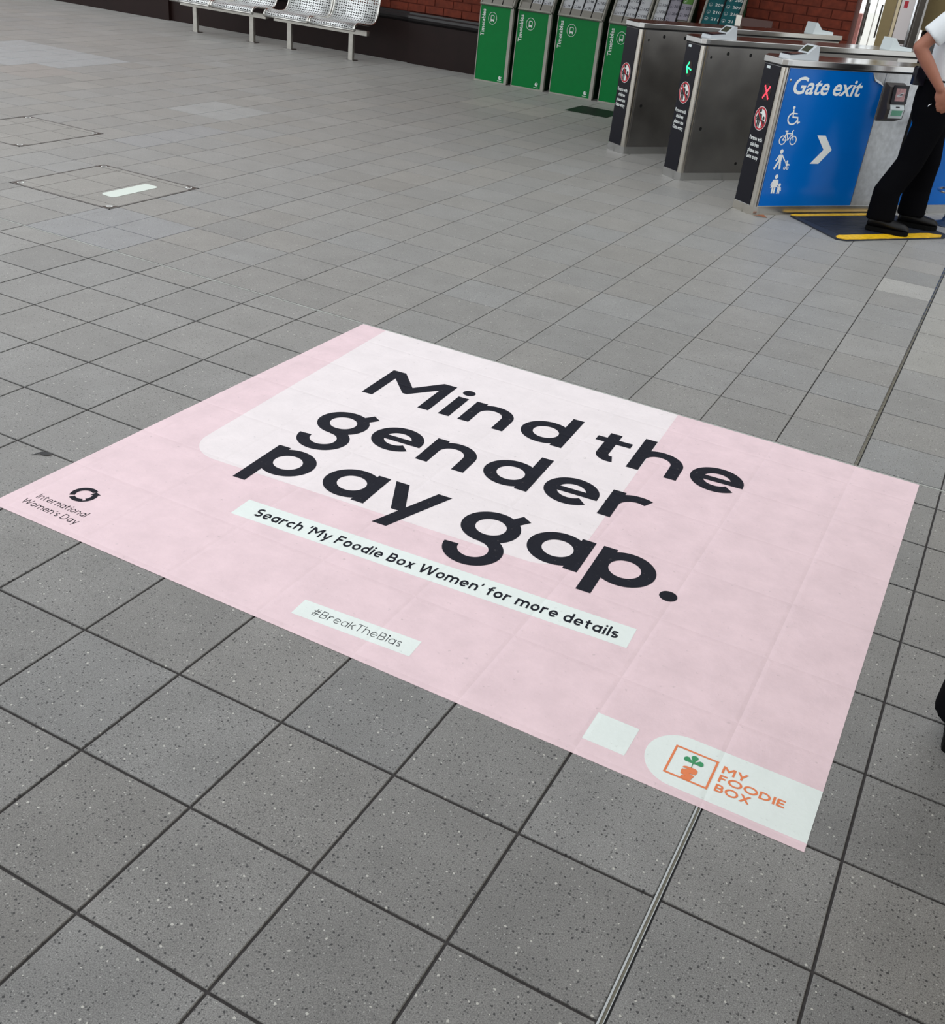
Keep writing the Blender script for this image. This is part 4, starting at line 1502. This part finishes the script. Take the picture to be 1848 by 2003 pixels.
# fallen leaf at the gate foot and a scrap on the tiles
lf = tag(MB().add([(.19, 5.905, .004), (.225, 5.895, .012), (.262, 5.905, .008), (.285, 5.925, .002), (.255, 5.935, .016), (.222, 5.93, .010)], [(0, 1, 5), (1, 4, 5), (1, 2, 4), (2, 3, 4)]).obj('fallen_leaf', 'leaf_brown'),
         'dry brown leaf on the floor at the foot of the blue gate', 'leaf')
so_ = lf.modifiers.new('thick', 'SOLIDIFY')
so_.thickness = .0015
lf = tag(MB().add([(-.785, .555, .001), (-.768, .572, .004), (-.748, .575, .002), (-.735, .590, .005), (-.745, .598, .003), (-.770, .585, .006)], [(0, 1, 5), (1, 2, 5), (2, 4, 5), (2, 3, 4)]).obj('leaf_scrap', 'print_black'),
         'tiny dark leaf scrap on the tiles left of the poster', 'leaf')
so_ = lf.modifiers.new('thick', 'SOLIDIFY')
so_.thickness = .001

# ------------------------------------------------------------------ chrome stool behind the staff member
st = thing('stool', 'chrome pedestal stool with foot ring at the right edge', 'stool', (1.368, 6.90, 0))
MB().lathe([(.105, 0), (.105, .006), (.08, .014), (.035, .03), (.03, .05)], (0, 0, 0), 32).obj('base', 'stool_blue', st, True)
MB().tube([(0, 0, .03), (0, 0, .62)], .027, 16).obj('column', 'chrome', st, True)
MB().tube([(.12 * math.cos(2 * PI * k / 28), .12 * math.sin(2 * PI * k / 28), .235) for k in range(28)], .010, 8, True).obj('foot_ring', 'chrome', st, True)
for k in range(3):
    a = 2 * PI * k / 3 + .5
    MB().tube([(0, 0, .26), (.12 * math.cos(a), .12 * math.sin(a), .235)], .007, 8).obj('spoke', 'chrome', st, True)
MB().lathe([(.15, .60), (.17, .615), (.17, .65), (.15, .665), (.05, .67)], (0, 0, 0), 28).obj('seat', 'stool_blue', st, True)


# ------------------------------------------------------------------ people
def limb(mb, pts, rad, n=14):
    """tapered round-ended tube through pts"""
    P = [Vector(p) for p in pts]
    mb.tube(P, rad, n)
    for p, r in ((P[0], rad[0]), (P[-1], rad[-1])):
        rr_ = r if isinstance(r, tuple) else (r, r)
        k = min(rr_)
        mb.blob(p, (k, k, k), 12, 8)


def soft(o, vox, it=4):
    rm = o.modifiers.new('remesh', 'REMESH')
    rm.mode = 'VOXEL'
    rm.voxel_size = vox
    rm.use_smooth_shade = True
    sm = o.modifiers.new('smooth', 'SMOOTH')
    sm.factor = .5
    sm.iterations = it


def make_hand(mb, wrist, d, palm_n, k=1.0, curl=.5, thumb=1):
    """palm, four fingers and a thumb; d = pointing direction, palm_n = palm normal"""
    d, pn = Vector(d).normalized(), Vector(palm_n).normalized()
    s = d.cross(pn).normalized()
    w = Vector(wrist)
    mb.blob(w + d * .048 * k, (.042 * k, .016 * k, .050 * k), 14, 10, Matrix((s, pn, d)).transposed())
    for i, (o, L) in enumerate(((-.030, .068), (-.010, .078), (.010, .073), (.029, .058))):
        p0 = w + d * .085 * k + s * o * k
        d1 = (d * math.cos(curl * .6) + pn * math.sin(curl * .6))
        d2 = (d * math.cos(curl * 1.4) + pn * math.sin(curl * 1.4))
        p1 = p0 + d1 * L * .5 * k
        p2 = p1 + d2 * L * .5 * k
        limb(mb, [p0, p1, p2], [.0095 * k, .0088 * k, .0075 * k], 8)
    p0 = w + d * .025 * k - s * .032 * k * thumb
    p1 = p0 + (d * .7 - s * .6 * thumb + pn * .4).normalized() * .035 * k
    p2 = p1 + (d * .9 - s * .1 * thumb + pn * .4).normalized() * .030 * k
    limb(mb, [p0, p1, p2], [.013 * k, .0105 * k, .009 * k], 8)


def make_shoe(name, root, heel, toe, mark=False):
    """black lace-up trainer standing on the floor from heel to toe (local coordinates)"""
    h, t = Vector(heel), Vector(toe)
    d = (t - h).normalized()
    s = Vector((-d.y, d.x, 0))
    L = (t - h).length
    up = Vector((0, 0, 1))
    sta = [(0, .024, .030, .065), (.03, .036, .036, .095), (.12, .040, .036, .112), (.25, .041, .034, .116), (.40, .044, .034, .104), (.55, .049, .036, .090), (.70, .053, .040, .080), (.85, .049, .038, .073), (.95, .036, .030, .060), (1.0, .016, .016, .042)]
    mb = MB()
    n = 12
    vs = []
    z0 = heel[2]
    for f, w, wt, ht in sta:
        c = h + d * (L * f)
        for k in range(n):
            a = 2 * PI * k / n
            x = math.cos(a) * w
            z = (math.sin(a) * .5 + .5)
            zz_ = .018 + z * (ht - .018)
            x *= (1 - .35 * max(0, z - .4))
            vs.append(c + s * x + up * (zz_ - 0) + up * 0)
    fs = []
    for i in range(len(sta) - 1):
        for k in range(n):
            l = (k + 1) % n
            fs.append((i * n + k, i * n + l, (i + 1) * n + l, (i + 1) * n + k))
    fs += [tuple(range(n - 1, -1, -1)), tuple(range((len(sta) - 1) * n, len(sta) * n))]
    mb.add(vs, fs)
    o = mb.obj(name, 'shoe', root, True)
    ss = o.modifiers.new('sub', 'SUBSURF')
    ss.levels = ss.render_levels = 1
    so = []
    for f, w, wt, ht in sta:
        so.append((f, w * 1.06 + .003))
    left = [(L * f, w) for f, w in so]
    poly = left + [(a, -b) for a, b in left[::-1]]
    MB().prism(poly[::-1], h, d, s, up, .0, .026).obj('sole', 'sole', o)
    for f in (.38, .46, .54):
        c = h + d * (L * f)
        z = .110 - (f - .38) * .10
        MB().tube([c + s * .022 + up * (z - .012), c + up * z, c - s * .022 + up * (z - .012)], .003, 6).obj('lace', 'sole', o)
    if mark:
        c = h + d * (L * .70) + s * .048
        MB().prism([(-.022, .030), (.022, .030), (.022, .048), (-.022, .048)], c, d, up, s, -.004, .002).obj('side_mark', 'orange', o)
    return o


def make_person(label, loc, rz, feet, hip, knees, arms, shirt, trouser, mark=False, pouch=False):
    """adult facing local +x; feet = (right heel, right toe, left heel, left toe)"""
    root = thing('person', label, 'person', loc, rz)
    rh, rt, lh, lt = feet
    hx, hy = hip
    # body: head, neck, arms and hands in one skin
    mb = MB()
    sh = Vector((hx + .0, hy, 1.40))
    mb.blob((hx + .035, hy, 1.615), (.098, .076, .118), 20, 16)
    mb.blob((hx + .075, hy, 1.565), (.055, .055, .065), 14, 10)
    mb.blob((hx + .137, hy, 1.600), (.018, .013, .022), 8, 6)
    for sgn in (-1, 1):
        mb.blob((hx + .025, hy + sgn * .078, 1.605), (.018, .010, .030), 8, 6)
    limb(mb, [(hx - .005, hy, 1.38), (hx + .012, hy, 1.46), (hx + .025, hy, 1.54)], [.07, .055, .055])
    mb.blob((hx, hy, 1.30), (.085, .15, .16), 16, 12)
    for (shd, elb, wri, hd, pn, th) in arms:
        limb(mb, [shd, tuple(Vector(shd).lerp(Vector(elb), .5)), elb], [.050, .046, .041])
        limb(mb, [elb, tuple(Vector(elb).lerp(Vector(wri), .35)), wri], [.041, .042, .027])
        make_hand(mb, wri, hd, pn, 1.0, .5, th)
    b = mb.obj('body', 'skin', root, True)
    soft(b, .0065, 5)
    # hair cap, eyes
    hb = MB()
    hb.blob((hx + .020, hy, 1.640), (.102, .082, .105), 20, 14)
    hb.obj('hair', 'hair', root, True)
    for sgn in (-1, 1):
        MB().blob((hx + .113, hy + sgn * .030, 1.622), (.010, .014, .010), 10, 8).obj('eye', 'eye', root, True)
    # shirt
    mb = MB()
    lv = [(.90, .125, .165), (.98, .128, .168), (1.08, .128, .168), (1.20, .130, .180), (1.30, .125, .195), (1.38, .105, .185), (1.43, .080, .120), (1.46, .062, .070)]
    n = 24
    vs = [(hx + math.cos(2 * PI * k / n) * a + (.015 if 1.0 < z < 1.35 else 0), hy + math.sin(2 * PI * k / n) * c, z) for z, a, c in lv for k in range(n)]
    fs = [(i * n + k, i * n + (k + 1) % n, (i + 1) * n + (k + 1) % n, (i + 1) * n + k) for i in range(len(lv) - 1) for k in range(n)]
    fs += [tuple(range(n - 1, -1, -1)), tuple(range((len(lv) - 1) * n, len(lv) * n))]
    mb.add(vs, fs)
    for (shd, elb, wri, hd, pn, th) in arms:
        e_ = Vector(shd).lerp(Vector(elb), .70)
        limb(mb, [shd, tuple(Vector(shd).lerp(Vector(elb), .4))], [.072, .074])
        mb.tube([Vector(shd).lerp(Vector(elb), .3), e_], [.073, .077], 16)
    s_ = mb.obj('shirt', shirt, root, True)
    soft(s_, .011, 3)
    # trousers: pelvis and two legs
    mb = MB()
    lv = [(.72, .115, .165), (.80, .132, .178), (.88, .135, .176), (.95, .128, .168), (1.01, .124, .164)]
    vs = [(hx - .01 + math.cos(2 * PI * k / n) * a, hy + math.sin(2 * PI * k / n) * c, z) for z, a, c in lv for k in range(n)]
    fs = [(i * n + k, i * n + (k + 1) % n, (i + 1) * n + (k + 1) % n, (i + 1) * n + k) for i in range(len(lv) - 1) for k in range(n)]
    fs += [tuple(range(n - 1, -1, -1)), tuple(range((len(lv) - 1) * n, len(lv) * n))]
    mb.add(vs, fs)
    for sgn, heel, toe, kn in ((-1, rh, rt, knees[0]), (1, lh, lt, knees[1])):
        d = (Vector(toe) - Vector(heel)).normalized()
        ank = Vector(heel) + d * .075 + Vector((0, 0, .075))
        mid = Vector(heel) + d * .070 + Vector((0, 0, .26))
        mb.tube([(hx - .005, hy + sgn * .088, .82), (hx + .0, hy + sgn * .09, .70), kn, tuple(Vector(kn).lerp(mid, .5)), mid, ank], [.104, .102, .088, .087, .090, .094], 18)
    t_ = mb.obj('trousers', trouser, root, True)
    soft(t_, .011, 3)
    belt = MB()
    belt.tube([(hx - .008 + math.cos(2 * PI * k / 28) * .131, hy + math.sin(2 * PI * k / 28) * .170, .985) for k in range(28)], (.006), 6, True).obj('belt', 'shoe', root, True)
    make_shoe('shoe', root, rh, rt, mark)
    make_shoe('shoe', root, lh, lt, mark)
    if pouch:
        pc_ = MB().cbox(-.045, .035, -.028, .028, -.055, .055, .008).obj('belt_pouch', 'black_gloss', root)
        pc_.location = (hx - .135, hy - .115, .995)
        pc_.rotation_euler = (0, 0, .5)
        k_ = MB().tube([(hx + .0 + .03 * math.cos(a_), hy - .185, .83 + .02 * math.sin(a_)) for a_ in (2.0, 2.4, 2.8, 3.2)], .004, 6)
        k_.obj('key_ring', 'chrome', root, True)
    return root


# staff member beside the blue gate: facing right, right hand at the pocket
make_person('staff member in white short-sleeved shirt and black trousers, hand in pocket', (1.10, 6.36, 0), 0,
            ((-.195, -.170, .0145), (.085, -.165, .0145), (-.035, .165, .0145), (.232, .215, .0145)), (.0, .0),
            ((-.045, -.115, .46), (.045, .125, .46)),
            [((-.005, -.205, 1.375), (-.175, -.25, 1.165), (.015, -.215, .945), (.35, .12, -.93), (0, 1, 0), -1),
             ((.0, .205, 1.375), (-.02, .27, 1.11), (.10, .25, .88), (.2, 0, -1), (0, -1, 0), 1)], 'shirt', 'trousers', False, True)
# second person at the right edge: only a shoe reaches into the picture
make_person('person at the right edge wearing a black shoe with orange mark', (2.146, .865, 0), R(90),
            ((-.085, -.19, 0), (.195, -.20, 0), (-.085, .158, 0), (.175, .140, 0)), (-.02, -.02),
            ((.0, -.14, .46), (.0, .08, .46)),
            [((-.02, -.23, 1.375), (-.06, -.29, 1.11), (.03, -.29, .86), (.15, 0, -1), (0, 1, 0), -1),
             ((-.02, .17, 1.375), (-.06, .23, 1.11), (.03, .23, .86), (.15, 0, -1), (0, -1, 0), 1)], 'trousers', 'trousers', True)
